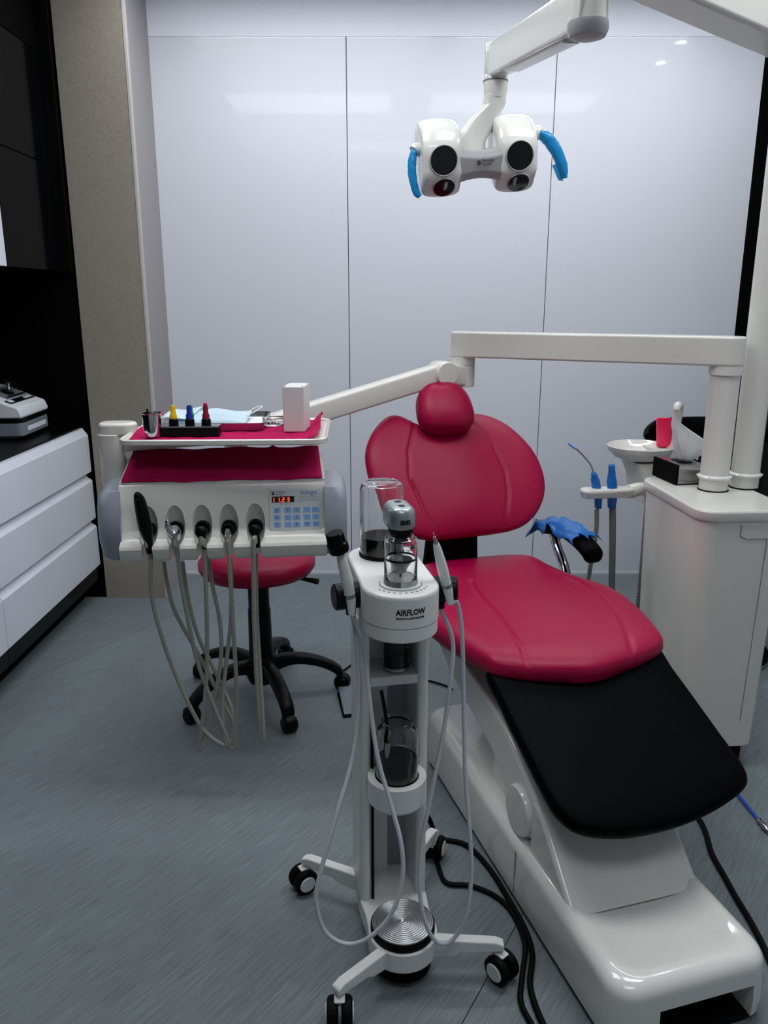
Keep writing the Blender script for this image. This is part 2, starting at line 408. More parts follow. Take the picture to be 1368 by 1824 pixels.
MB().box2((-1.528, 3.341, 2.094), (-1.508, 3.858, 2.545)).obj('door', 'black_gloss', ua, bevel=.0015)
MB().box2((-1.528, 3.341, 2.549), (-1.508, 3.858, 2.90)).obj('top_filler', 'black_matte', ua)
MB().box2((-1.528, 3.861, 1.632), (-1.452, 3.89, 2.90)).obj('side_filler', 'black_matte', ua)
ub = thing('upper_cabinet', 'white upper cabinet above the worktop, a sliver at the left picture edge', 'cabinet', (0, 0, 0))
MB().box2((-2.055, 2.2, 1.63), (-1.53, 3.335, 2.90)).obj('carcass', 'black_matte', ub)
MB().box2((-1.528, 2.2, 1.632), (-1.508, 2.735, 2.545)).obj('door', 'drawer_white', ub, bevel=.0015)
MB().box2((-1.528, 2.738, 1.632), (-1.508, 3.335, 2.545)).obj('door', 'drawer_white', ub, bevel=.0015)
MB().box2((-1.528, 2.2, 2.549), (-1.508, 3.335, 2.90)).obj('top_filler', 'black_matte', ub)

# capsule mixer on the worktop (front faces the room, local -y)
mx = thing('capsule_mixer', 'white and grey capsule mixer with black band on the black worktop', 'machine', (-1.60, 3.655, .900), PI / 2 + R(3))
def mixer_ring(z, inset, y0, y1, r=.03):
    return [(x, y, z) for x, y in rrect(.33 - 2 * inset, y1 - y0, r, 5, 0, (y0 + y1) / 2)]
MB().loft([mixer_ring(.004, .02, .03, .30), mixer_ring(.02, .0, .0, .32), mixer_ring(.075, .0, .0, .32)]).obj('base', 'machine_grey', mx, bevel=.004)
MB().box((0, -.001, .045), (.22, .004, .02)).obj('front_grip', 'machine_white', mx, bevel=.001)
MB().loft([mixer_ring(.075, .004, .004, .316), mixer_ring(.096, .004, .004, .316)]).obj('band', 'black_plastic', mx)
prof = [(0, .096), (.0, .115), (.012, .145), (.05, .158), (.185, .212), (.215, .218), (.32, .218), (.32, .096)]
MB().prism(prof, -.165, .165, YZ).obj('housing', 'machine_white', mx, bevel=.010, seg=4)
sl = math.atan2(.054, .135); n_ = Vector((0, -math.sin(sl), math.cos(sl)))
def on_slope(x, t, h=0.0): return (x, .05 + t * math.cos(sl) - h * math.sin(sl), .158 + t * math.sin(sl) + h * math.cos(sl))
def slope_box(x0, x1, t0, t1, h0, h1): return MB().loft([[on_slope(x, t, h) for x, t in ((x0, t0), (x1, t0), (x1, t1), (x0, t1))] for h in (h0, h1)])
cp = slope_box(-.14, .14, -.002, .030, .0, .003).obj('control_strip', 'black_plastic', mx)
slope_box(-.125, -.085, .005, .025, .003, .005).obj('display', 'keypad_face', cp)
for k in range(3): slope_box(.045 + k * .028, .065 + k * .028, .007, .022, .003, .005).obj('button', 'keypad_face', cp)
ch = slope_box(-.085, .135, .036, .13, .0, .004).obj('chamber_plate', 'machine_grey', mx)
slope_box(-.015, .035, .055, .10, .004, .016).obj('fork', 'black_plastic', ch, bevel=.004)
slope_box(-.07, .12, .040, .050, .004, .008).obj('rail', 'black_plastic', ch)
MB().tube([on_slope(.06, .09, .004), on_slope(.08, .11, .03), on_slope(.10, .13, .035)], .005).obj('fork_lever', 'steel', ch)
lid = MB()
for x0, x1, t0, t1, h in ((-.082, -.08, .04, .14, .03), (.13, .132, .04, .14, .03)): lid.add(*(lambda q: (q.v, q.f))(slope_box(x0, x1, t0, t1, .004, h)))
lid.add(*(lambda q: (q.v, q.f))(slope_box(-.082, .132, .05, .14, .030, .032)))
lid.obj('clear_lid', 'glass', mx)

# ------------------------------------------------------------------ dental chair
CH = thing('dental_chair', 'reclined dental chair with crimson upholstery, black leg rest and white base', 'dental chair', (.384, 2.465, 0), R(16.44))
# base (x right, y towards the head end)
def base_top(y): return .165 + .03 * (y + 1.16) / 1.18
ol = []
for x, y in rrect(.385, 1.18, .06, 8, -.0625, -.57): ol.append((x, y))
bm_ = MB(); rings = []
cxb, cyb = -.0625, -.57
def brg(ins, zf): 
    return [(cxb + (x - cxb) * (1 - ins / .19), cyb + (y - cyb) * (1 - ins / .58), zf(y)) for x, y in ol]
rings.append(brg(.0, lambda y: .018)); rings.append(brg(-.002, lambda y: .06)); rings.append(brg(.002, lambda y: base_top(y) - .038))
for k in range(1, 7):
    a = PI / 2 * k / 6; rings.append(brg(.002 + .034 * (1 - math.cos(a)), lambda y, a=a: base_top(y) - .038 + .034 * math.sin(a)))
for ins in (.06, .10, .15): rings.append(brg(ins, lambda y, ins=ins: base_top(y) - .006 - (.018 if y < -.9 else .0) * min(1, (ins - .03) / .06)))
bm_.loft(rings); base = bm_.obj('base', 'chair_white', CH)
boolean(base, MB().box2((-.155, -1.30, -.05), (.075, -1.06, .098)).mesh('cut'))
MB().box2((-.165, -1.10, .006), (.085, -1.055, .10)).obj('front_recess', 'black_matte', CH)
MB().prism([(cxb + (x - cxb) * .955, cyb + (y - cyb) * .985) for x, y in ol], .0, .02, XY).obj('base_shadow_gap', 'black_rubber', CH)  # black slab standing in for the shadow gap under the base
MB().box2((-.2572, -.6905, .03), (-.2555, -.6875, .15)).obj('base_joint', 'print_grey', CH)
# front cover block
MB().prism([(-.712, .15), (-.712, .312), (-.735, .310), (-.768, .294), (-.905, .172), (-.94, .15)], -.232, .112, YZ).obj('front_cover', 'chair_white', CH, bevel=.012, seg=4)
# lift arm cover
ridge = [(-.02, .50), (-.124, .475), (-.266, .452), (-.449, .428), (-.571, .385), (-.654, .343), (-.735, .305)]
low = [(-.742, .262), (-.715, .198), (-.65, .168), (-.592, .188), (-.552, .245), (-.48, .285), (-.38, .315), (-.25, .345), (-.12, .385), (-.02, .43)]
rs = [(p.x, p.y) for p in spline([Vector((a, b, 0)) for a, b in ridge], 5)[0]]
ls = [(p.x, p.y) for p in spline([Vector((a, b, 0)) for a, b in low], 5)[0]]
MB().prism(rs + ls, -.225, .12, YZ).obj('lift_arm', 'chair_white', CH, bevel=.012, seg=4)
inner = [(y, z - .0) for y, z in rs] + [(-.735, .18), (-.40, .18), (-.02, .30)]
MB().prism([(-.40, .15), (-.69, .15), (-.69, .30), (-.55, .36), (-.40, .38)], -.195, .10, YZ).obj('lift_column', 'chair_white', CH, bevel=.01)
dsc = MB().lathe([(.001, -.012), (.062, -.012), (.066, -.006), (.066, .02)], (-.228, -.648, .238), (1, 0, 0), 40).obj('pivot_cap', 'chair_white', CH)
# undercarriage
MB().box2((-.20, -.46, .50), (.20, .24, .555)).obj('seat_frame', 'black_matte', CH, bevel=.02)
MB().prism([(-.12, .44), (-.44, .40), (-.46, .52), (.06, .52), (.06, .46)], -.15, .11, YZ).obj('lift_bracket', 'chair_white', CH, bevel=.01)
# seat
SEAMS_S = [[(-.10, .02), (-.119, -.09), (-.135, -.289), (-.156, -.455), (-.178, -.58)], [(.20, .06), (.243, -.046), (.244, -.207), (.205, -.372), (.137, -.541), (.12, -.59)]]
half = [(.14, .265), (.215, .225), (.24, .13), (.275, .03), (.325, -.08), (.34, -.17), (.325, -.30), (.297, -.41), (.277, -.475), (.262, -.508), (.235, -.527), (.17, -.552), (.09, -.572)]
out_s = poly_spline([(x, y) for x, y in half] + [(0, -.588)] + [(-x * .965, y) for x, y in reversed(half)] + [(0, .272)], 9)
def seat_map(x, y, h):
    z = .566 + .014 * max(0, (y + .05) / .3) - .25 * max(0, -y - .47) ** 1.3
    return (x, y, z + h)
def seat_extra(x, y, r):
    g = sum(-.0055 * math.exp(-(seg_dist(x, y, s) / .006) ** 2) for s in SEAMS_S)
    side = max(0, abs(x - .02) - .17); hump = .022 * math.exp(-((abs(x) - .20) / .08) ** 2 - ((y - .17) / .09) ** 2)
    return (g + .10 * side * (1 - r ** 6) + hump * (1 - r ** 4))
pad(out_s, (0, -.17), seat_map, .048, .036, 4.5, extra=seat_extra).obj('seat', 'red_leather', CH, smooth=60)
# leg rest
out_l = poly_spline([(-.248, -.02), (-.1, -.05), (.1, -.05), (.252, -.02), (.264, .1), (.270, .30), (.272, .40), (.250, .445), (.15, .482), (.02, .503), (-.11, .502), (-.205, .475), (-.243, .43), (-.254, .37), (-.258, .25), (-.260, .1)], 7)
al = R(24.0)
def leg_map(x, l, h): return (x, -.475 - l * math.cos(al) - h * math.sin(al) * .9, .546 - l * math.sin(al) + h * math.cos(al))
pad(out_l, (0, .24), leg_map, .026, .034, 5.0, K=24).obj('leg_rest', 'black_leather', CH, smooth=60)
MB().prism([(-.50, .50), (-.86, .315), (-.84, .285), (-.46, .44)], -.16, .16, YZ).obj('leg_rest_frame', 'black_matte', CH, bevel=.01)
# backrest
rho = R(38); BC = (.22, .72)
def back_map(x, w_, h): return (x, BC[0] + w_ * math.sin(rho) - h * math.cos(rho), BC[1] + w_ * math.cos(rho) + h * math.sin(rho))
out_b = poly_spline([(-.352, .281), (-.338, .350), (-.300, .415), (-.250, .462), (-.205, .470), (-.155, .442), (-.105, .415), (-.02, .405), (.04, .43), (.085, .462), (.15, .452), (.215, .412), (.27, .345), (.303, .27), (.310, .185), (.290, .11), (.242, .045), (.17, .0), (.08, -.014), (-.05, -.018), (-.18, -.016), (-.265, .02), (-.318, .09), (-.345, .18)], 8)
SEAMS_B = [[(-.14, .46), (-.148, .43), (-.198, .307), (-.214, .203), (-.184, .063), (-.150, -.02)], [(.03, .46), (.061, .42), (.124, .32), (.146, .207), (.136, .116), (.095, .0)]]
def back_extra(x, w_, r):
    g = sum(-.006 * math.exp(-(seg_dist(x, w_, s) / .006) ** 2) for s in SEAMS_B)
    side = max(0, abs(x + .02) - .15)
    return g + (.5 * side ** 2 + .012 * math.exp(-((x + .02) / .12) ** 2)) * (1 - r ** 5)
pad(out_b, (-.02, .20), back_map, .042, .05, 3.0, extra=back_extra).obj('backrest', 'red_leather', CH, smooth=60)
MB().loft([[back_map(x, w_, h) for x, w_ in rrect(.30, .34, .1, 6, -.02, .2)] for h in (-.07, -.04)]).obj('back_shell', 'black_plastic', CH, bevel=.01)
MB().loft([[(x, .225, .50) for x in (-.18, .03)] + [(x, .265, .50) for x in (.03, -.18)], [(x, .245, .60) for x in (-.175, .022)] + [(x, .285, .60) for x in (.022, -.175)], [back_map(x, .02, -.01) for x in (-.17, .015)] + [back_map(x, .02, -.045) for x in (.015, -.17)], [back_map(x, .15, -.03) for x in (-.15, .0)] + [back_map(x, .15, -.05) for x in (.0, -.15)]]).obj('back_post', 'black_matte', CH, bevel=.006)
# headrest
hb = MB(); rings = []
for i in range(25):
    a = -PI / 2 + PI * i / 24; ca = max(.002, math.cos(a) ** .62); sa = math.copysign(abs(math.sin(a)) ** .8, math.sin(a))
    rings.append([back_map(-.045 + (.104 - .010 * sa) * ca * math.copysign(abs(math.cos(b)) ** .75, math.cos(b)), (.452 + .098 * sa), .075 + .062 * ca * math.copysign(abs(math.sin(b)) ** .8, math.sin(b))) for b in [2 * PI * j / 40 for j in range(40)]])
hb.loft(rings).obj('headrest', 'red_leather', CH, smooth=70)
MB().loft([[back_map(x, w_, h) for x, w_ in rrect(.07, .30, .02, 4, -.02, .36)] for h in (-.03, .02)]).obj('headrest_bar', 'black_plastic', CH, bevel=.004)
# right arm rest
MB().tube([(.24, -.02, .52), (.275, .06, .56), (.298, .13, .60), (.303, .19, .645), (.303, .225, .69)], [.020, .020, .018, .017, .017], 12).obj('armrest_support', 'chrome', CH)
pa = MB(); path = [(.303, .285, .690), (.303, .22, .706), (.303, .13, .722), (.303, .04, .716), (.303, -.035, .698), (.303, -.062, .678)]
pts, T = spline([Vector(p) for p in path], 6); rings = []
for p, t in zip(pts, T):
    hw = .036 * min(1, (t * 8 + .35), ((1 - t) * 8 + .35)); hh = .022 * min(1, t * 8 + .5, (1 - t) * 8 + .5)
    rings.append([(p.x + hw * math.copysign(abs(math.cos(a)) ** .7, math.cos(a)), p.y, p.z + hh * math.copysign(abs(math.sin(a)) ** .7, math.sin(a))) for a in [2 * PI * j / 20 for j in range(20)]])
pa.loft(rings).obj('armrest_pad', 'black_leather', CH, smooth=60)
# clear cover hanging by the hidden left arm rest
MB().loft([[(-.292 + .010 * math.sin(k * 1.3), -.08 + .14 * k / 10, .60 - .02 * abs(math.sin(k))) for k in range(11)], [(-.305 + .012 * math.sin(k * 1.7 + 1), -.09 + .15 * k / 10, .53) for k in range(11)], [(-.298 + .012 * math.sin(k * 1.2 + 2), -.085 + .13 * k / 10, .46 + .01 * math.sin(k * 1.1)) for k in range(11)]], False, False, closed=False).obj('clear_sleeve', 'film_clear', CH, smooth=180)
def to_world(o, p): return o.matrix_world @ Vector(p)
bpy.context.view_layer.update()
# blue film over the arm rest (its own thing)
fb = MB(); rows_ = []
for i in range(15):
    t = i / 14; row = []
    c = spline([Vector(p) for p in [(.303, .33, .672), (.303, .27, .724), (.303, .19, .748), (.303, .10, .752), (.303, .0, .742)]], 4)[0]
    p = c[min(len(c) - 1, round(t * (len(c) - 1)))]
    for j in range(13):
        u = -1 + 2 * j / 12; wv = .005 * math.sin(i * 1.7 + j * .9) + .004 * math.sin(i * .8 - j * 2.1)
        row.append(to_world(CH, (p.x + u * .056, p.y + wv * 1.5 + .01 * math.sin(j * 1.9), p.z - .042 * max(0, abs(u) - .5) * (1.3 + .8 * math.sin(i * 1.3)) + wv)))
    rows_.append(row)
fb.loft(rows_, False, False, closed=False)
ff = fb.obj('plastic_film', 'film_blue', smooth=180); so = ff.modifiers.new('s', 'SOLIDIFY'); so.thickness = .001
tag(ff, 'crumpled blue plastic film draped over the black arm rest of the dental chair', 'plastic film')

# ------------------------------------------------------------------ treatment tower with bowl
TW = thing('unit_tower', 'white dental unit tower with rounded corners and black plinth, right of the chair', 'dental unit', (1.0816, 2.556, 0), R(4))
def trect(wd, dp, r, z, ox=0, oy=0): return [(x, y, z) for x, y in rrect(wd, dp, r, 7, ox, oy)]
MB().loft([trect(.25, .452, .05, .085), trect(.262, .467, .055, .4), trect(.285, .482, .055, .858)]).obj('body', 'plastic_white', TW)
MB().loft([trect(.21, .41, .04, 0), trect(.21, .41, .04, .085)]).obj('plinth', 'black_matte', TW)
MB().loft([trect(.296, .494, .06, .856), trect(.302, .50, .06, .866), trect(.302, .50, .06, .884), trect(.294, .492, .056, .890)]).obj('top_cover', 'plastic_white', TW, bevel=.002)
def tf(x, z): return (x, -.2263 - .0152 * (z - .085) / .773 - .001, z)
for p, q in (((.066, .80), (.060, .18)), ((.066, .80), (.0, .80)), ((-.02, .845), (-.02, .81)), ((-.02, .81), (.0, .80))):
    MB().tube([tf(*p), tf(*q)], .0012, 6, smooth=False).obj('panel_seam', 'print_grey', TW)
bpy.context.view_layer.update()
P1 = Vector((1.097, 2.590)); P2 = Vector((1.215, 2.625))
for p in (P1, P2):
    q = TW.matrix_world.inverted() @ Vector((p.x, p.y, 0)); MB().cyl((q.x, q.y, .885), (q.x, q.y, .8925), .049, n=32).obj('pole_gasket', 'black_rubber', TW)
# spittoon on the far side of the tower
SP = thing('spittoon', 'round white spittoon bowl with curved white water spout, beside the tower', 'spittoon', (.972, 2.985, -.036), R(12))
MB().loft([trect(.10, .15, .03, .80, .03, -.03), trect(.12, .17, .03, .90, .03, -.02), trect(.13, .17, .03, .948, .02, .0)]).obj('support', 'plastic_white', SP, bevel=.004)
MB().lathe([(.001, .948), (.055, .948), (.095, .962), (.118, .985), (.124, 1.004), (.120, 1.007), (.114, 1.003), (.095, .985), (.05, .972), (.001, .968)], (0, 0, 0), n=48).obj('bowl', 'chair_white', SP)
MB().lathe([(.012, .973), (.014, .976), (.004, .977), (.001, .972)], (0, 0, 0), n=20).obj('drain', 'steel', SP)
MB().loft([[(x, y, z) for x, y in rrect(.17, .14, .03, 5, .14, .04)] for z in (.955, .992)]).obj('cup_shelf', 'plastic_white', SP, bevel=.004)
MB().tube([(.195, .085, .99), (.195, .085, 1.06), (.193, .075, 1.105), (.180, .055, 1.14), (.162, .035, 1.142), (.152, .022, 1.128)], [.019, .018, .018, .018, .016, .011], 14).obj('spout', 'chair_white', SP)
cup = thing('paper_cup', 'bright pink plastic cup standing beside the spittoon bowl', 'cup', at(1183, 778, 3.02))
MB().lathe([(.001, 0), (.0255, 0), (.0335, .100), (.0348, .101), (.0345, .104), (.032, .103), (.024, .004), (.001, .004)], n=32).obj('cup_wall', 'cup_pink', cup)
cup.location.z = .960
# tissue box
TB = thing('tissue_box', 'steel tissue box with black ends standing on the tower top', 'tissue box', (.992, 2.648, .8915), R(9))
MB().box2((.006, 0, .003), (.118, .165, .066)).obj('case', 'steel', TB, bevel=.004)
MB().box2((0, -.002, 0), (.009, .167, .069)).obj('end_cap', 'black_matte', TB, bevel=.003)
MB().box2((.112, -.002, 0), (.121, .167, .069)).obj('end_cap', 'black_matte', TB, bevel=.003)
MB().box2((.004, .004, 0), (.116, .161, .006)).obj('foot', 'black_rubber', TB)
MB().loft([trect(.05, .085, .02, .0655, .06, .08), trect(.05, .085, .02, .0672, .06, .08)]).obj('slot', 'black_rubber', TB)
ts = MB(); rings = []
for i in range(17):
    t = i / 16; n = 40; r_ = []
    hw = interp([.022, .046, .062, .062, .052, .038, .022, .006], t); hd_ = interp([.014, .020, .022, .020, .016, .012, .008, .003], t)
    sx_ = interp([.062, .070, .072, .066, .054, .038, .020, .004], t)
    for j in range(n):
        a = 2 * PI * j / n; fold = 1 + (.26 * math.sin(3 * a + 3.5 * t) + .16 * math.sin(7 * a - 5 * t) + .07 * math.sin(13 * a)) * (.5 + .5 * t)
        r_.append((sx_ + hw * fold * math.cos(a), .08 + hd_ * fold * math.sin(a), .0675 + .150 * t - .030 * math.cos(a) * hw / .062 * t))
    rings.append(r_)
ts.loft(rings, True, True); tso = ts.obj('tissue', 'tissue_white', smooth=180)
tso.matrix_world = Matrix.Translation((1.006, 2.648, .8915)) @ Matrix.Rotation(R(9), 4, 'Z')
tag(tso, 'crumpled white tissue pulled up out of the steel tissue box', 'tissue')

# assistant holder
AH = thing('assistant_holder', 'white instrument holder bar reaching left from the spittoon support', 'instrument holder', (.825, 2.80, .835), R(8))
MB().loft([[(x, y, -.022) for x, y in rrect(.19, .045, .022, 6, -.02, 0)], [(x, y, .004) for x, y in rrect(.205, .062, .03, 6, -.02, 0)], [(x, y, .012) for x, y in rrect(.195, .054, .026, 6, -.02, 0)]]).obj('bar', 'plastic_white', AH, bevel=.003)
MB().box((-.05, -.031, -.008), (.10, .004, .018)).obj('front_label', 'part_and_shade_grey', AH, bevel=.001)
MB().tube([(.06, 0, -.004), (.12, .01, .002), (.165, .02, -.022), (.19, .03, -.03)], [.026, .024, .02, .018], 12).obj('joint_arm', 'plastic_white', AH)
bpy.context.view_layer.update()
def wrap(pts, r, seed):
    b = MB(); P_, T_ = spline([Vector(p) for p in pts], 6); rings = []; rnd = random.Random(seed)
    for p, t in zip(P_, T_):
        k = interp(r, t); rings.append([p + Vector((k * math.cos(a) * (1 + .12 * math.sin(3 * a + 9 * t) + rnd.uniform(-.06, .06)), k * math.sin(a) * (1 + .12 * math.cos(2 * a - 7 * t)), rnd.uniform(-.0015, .0015))) for a in [2 * PI * j / 14 for j in range(14)]])
    return b.loft(rings)
sy_ = 2.80
syr = thing('air_water_syringe', 'air water syringe with thin bent metal tip in a blue sleeve', 'syringe', at(1062, 868, sy_))
O_ = syr.location.copy(); L_ = lambda px, py, y: at(px, py, y) - O_
MB().tube([L_(1058, 845, sy_), L_(1052, 828, sy_ - .005), L_(1040, 813, sy_ - .01), L_(1024, 797, sy_ - .01)], .0028, 8).obj('needle_tip', 'steel', syr)
MB().cyl(L_(1026, 799, sy_ - .01), L_(1012, 789, sy_ - .01), .006, .005, 14).obj('tip_nozzle', 'key_blue', syr)
wrap([L_(1066, 905, sy_), L_(1063, 868, sy_), L_(1057, 842, sy_)], [.012, .016, .016, .010], 1).obj('sleeve', 'film_blue', syr, smooth=180)
MB().tube([L_(1063, 908, sy_), L_(1062, 945, sy_ + .02), L_(1055, 990, sy_ + .05), L_(1050, 1020, sy_ + .1), L_(1045, 1060, sy_ + .15), Vector((.80, 2.97, .22)) - O_, Vector((.87, 2.93, .10)) - O_, Vector((.99, 2.82, .13)) - O_, Vector((1.03, 2.74, .15)) - O_], .0085, 10).obj('hose', 'hose_grey', syr)
suc = thing('suction_tube', 'suction handle in a blue sleeve hanging beside the tipped syringe', 'suction tube', at(1090, 868, sy_ + .01))
O_ = suc.location.copy()
wrap([L_(1090, 905, sy_), L_(1090, 866, sy_), L_(1090, 848, sy_), L_(1089, 828, sy_)], [.014, .019, .017, .013, .011], 2).obj('sleeve', 'film_blue', suc, smooth=180)
MB().tube([L_(1091, 895, sy_), L_(1091, 960, sy_ + .01), L_(1090, 1020, sy_ + .03), L_(1089, 1080, sy_ + .05), Vector((.87, 2.86, .22)) - O_, Vector((.90, 2.85, .10)) - O_, Vector((.98, 2.80, .11)) - O_, Vector((1.02, 2.74, .17)) - O_], .0125, 12).obj('hose', 'hose_dark', suc)
cor = thing('suction_hose', 'ribbed grey suction hose hanging along the tower side', 'hose', at(1150, 890, 2.77))
O_ = cor.location.copy()
P_, T_ = spline([L_(1155, 893, 2.76), L_(1150, 950, 2.765), L_(1145, 1010, 2.77), L_(1138, 1075, 2.80), L_(1128, 1120, 2.82), Vector((.935, 2.84, .14)) - O_, Vector((1.01, 2.80, .10)) - O_, Vector((1.06, 2.73, .20)) - O_], 26)
b = MB(); b.tube(P_, [(.0135 if k % 2 else .0112) for k in range(len(P_))], 12, smooth=False); b.obj('ribbed_tube', 'hose_dark', cor)
MB().cyl(L_(1155, 885, 2.76), L_(1154, 902, 2.76), .012, .010, 14).obj('connector', 'crimson_plastic', cor)

# assistant stool behind the tower
AS = thing('assistant_stool', 'black assistant stool with curved back bar, mostly hidden behind the tower', 'stool', (1.42, 3.28, 0), R(-4))
MB().lathe([(.27, .0), (.275, .008), (.272, .016)], n=48).obj('base_rim', 'steel', AS)
MB().lathe([(.27, .016), (.265, .026), (.10, .045), (.04, .07), (.001, .071)], n=48).obj('base_disc', 'black_plastic', AS)
MB().cyl((0, 0, .06), (0, 0, .50), .03).obj('column', 'black_plastic', AS)
MB().lathe([(.001, .50), (.16, .50), (.195, .52), (.20, .55), (.185, .575), (.10, .585), (.001, .585)], n=40).obj('seat', 'black_leather', AS)
MB().tube([(0, .05, .49), (0, .20, .50), (0, .27, .56), (0, .27, .85)], .016, 12).obj('back_stem', 'black_plastic', AS)
bk = MB(); rings = []
for i in range(29):
    a = R(5) + R(170) * i / 28; k = min(1, .25 + 3.2 * min(i / 28, 1 - i / 28)); cx_, cy_ = .32 * math.cos(a), -.02 + .27 * math.sin(a)
    d = Vector((math.cos(a), math.sin(a), 0))
    rings.append([(cx_ + d.x * .035 * k * math.cos(q), cy_ + d.y * .035 * k * math.cos(q), .950 + .052 * k * math.sin(q)) for q in [2 * PI * j / 16 for j in range(16)]])
bk.loft(rings).obj('back_bar', 'black_leather', AS, smooth=70)

# ------------------------------------------------------------------ delivery unit: pole, arms, tray, control head
DU = thing('delivery_unit', 'white delivery unit: pole, two jointed arms, tray table and control head', 'dental unit', (P1.x, P1.y, .893))
O_ = DU.location.copy(); W = lambda x, y, z: Vector((x, y, z)) - O_
MB().cyl(W(P1.x, P1.y, .894), W(P1.x, P1.y, 1.30), .046, n=40).obj('pole', 'plastic_white', DU)
MB().lathe([(.0465, .93), (.053, .931), (.056, .938), (.0465, .944)], W(P1.x, P1.y, 0), cap=False, n=40).obj('pole_collar', 'chair_white', DU)
def bar(p0, p1, w0, h0, w1=None, h1=None, ext0=0, ext1=0, r=.3):
    p0, p1 = Vector(p0), Vector(p1); d = (p1 - p0).normalized(); sd = d.cross(Vector((0, 0, 1))).normalized(); up = sd.cross(d)
    p0, p1 = p0 - d * ext0, p1 + d * ext1; w1 = w1 or w0; h1 = h1 or h0
    f = lambda p, w_, h_: [p + sd * u + up * v for u, v in rrect(w_, h_, min(w_, h_) * r * .5, 4)]
    return MB().loft([f(p0, w0, h0), f(p1, w1, h1)])
J1 = Vector((.292, 3.0, 1.342))
def flat_arm(pa, pb, ra, rb, z0, z1):    # plan shape: two rounded ends
    pa, pb = Vector(pa), Vector(pb); a = math.atan2(pb.y - pa.y, pb.x - pa.x); n = 16; pl = []
    for i in range(n + 1): q = a - PI / 2 + PI * i / n; pl.append((pb.x + rb * math.cos(q), pb.y + rb * math.sin(q)))
    for i in range(n + 1): q = a + PI / 2 + PI * i / n; pl.append((pa.x + ra * math.cos(q), pa.y + ra * math.sin(q)))
    return pl
pl = flat_arm(P1, J1.xy, .052, .046, 0, 0)
MB().prism([(x - O_.x, y - O_.y) for x, y in pl], 1.298 - O_.z, 1.390 - O_.z, XY).obj('swing_arm', 'plastic_white', DU, bevel=.008, seg=4)
MB().cyl(W(J1.x, J1.y, 1.30), W(J1.x, J1.y, 1.27), .046, n=36).obj('arm_boss', 'plastic_white', DU)
MB().cyl(W(J1.x, J1.y, 1.269), W(J1.x, J1.y, 1.190), .0455, n=36).obj('elbow_joint', 'plastic_white', DU, bevel=.003)
MB().cyl(W(P1.x, P1.y, 1.298), W(P1.x, P1.y, 1.270), .052, n=36).obj('pole_sleeve', 'plastic_white', DU)
A0 = Vector((.212, 2.945, 1.243)); A1 = Vector((-.41, 2.665, 1.083))
dx = (A1 - A0).normalized(); sdir = dx.cross(Vector((0, 0, 1))).normalized()
bar(W(J1.x, J1.y, 1.228), A0 - O_, .085, .076, ext1=-.005).obj('elbow_housing', 'plastic_white', DU, bevel=.005)
MB().lathe([(.001, -.048), (.040, -.048), (.044, -.042), (.044, .042), (.040, .048), (.001, .048)], A0 - O_, sdir, 36).obj('pivot', 'plastic_white', DU)
bar(A0 - O_, A1 - O_, .070, .074, .070, .074).obj('spring_arm', 'plastic_white', DU, bevel=.005)
MB().lathe([(.001, -.044), (.036, -.044), (.040, -.038), (.040, .038), (.036, .044), (.001, .044)], A1 - O_, sdir, 32).obj('pivot', 'plastic_white', DU)
HB = Vector((-.465, 2.47, 0))
bar(A1 - O_, W(HB.x, HB.y, 1.075), .06, .045).obj('hub_arm', 'plastic_white', DU, bevel=.006)
MB().cyl(W(HB.x, HB.y, .985), W(HB.x, HB.y, 1.115), .035, n=32).obj('hub', 'plastic_white', DU, bevel=.003)
# bracket on the left that carries the head
MB().prism([(x - O_.x, y - O_.y) for x, y in flat_arm((-.795, 2.31), (-.757, 2.314), .036, .036, 0, 0)], 1.118 - O_.z - .0, 1.158 - O_.z - .0, XY).obj('bracket_arm', 'plastic_white', DU, bevel=.010)
MB().loft([[(W(-.795, 2.31, z).x + x * k, W(-.795, 2.31, z).y + y * k, z - O_.z) for x, y in rrect(.070, .075, .025, 5)] for z, k in ((.955, .90), (.965, .97), (1.10, 1.0), (1.125, 1.04))]).obj('bracket_post', 'plastic_white', DU, bevel=.003)
MB().prism([(x - O_.x, y - O_.y) for x, y in flat_arm((-.785, 2.32), (-.465, 2.47), .026, .03, 0, 0)], 1.070 - O_.z, 1.108 - O_.z, XY).obj('bracket_beam', 'plastic_white', DU, bevel=.008)
MB().box(W(-.755, 2.33, .985), (.06, .05, .04)).obj('bracket_foot', 'plastic_white', DU, bevel=.004)
# tray table
def tz(poly, z0, z1): return [[(x - O_.x, y - O_.y, z - O_.z) for x, y in poly] for z in (z0, z1)]
TRC = (-.452, 2.365); TRW, TRD = .575, .415; TRZ = 1.1265
ct, st_ = math.cos(R(2)), math.sin(R(2))
def trp(wd, dp, r): return [(TRC[0] + x * ct - y * st_, TRC[1] + x * st_ + y * ct) for x, y in rrect(wd, dp, r, 7)]
b = MB(); r0 = tz(trp(TRW, TRD, .05), 1.117, 1.126)
b.loft([[(x - O_.x, y - O_.y, z - O_.z) for x, y in trp(TRW - i, TRD - i, .045)] for i, z in ((.05, 1.114), (.01, 1.1145), (0, 1.118), (0, 1.129), (.006, 1.132), (.014, 1.129), (.02, 1.1235), (.10, 1.1235))])
b.obj('tray_table', 'plastic_white', DU)
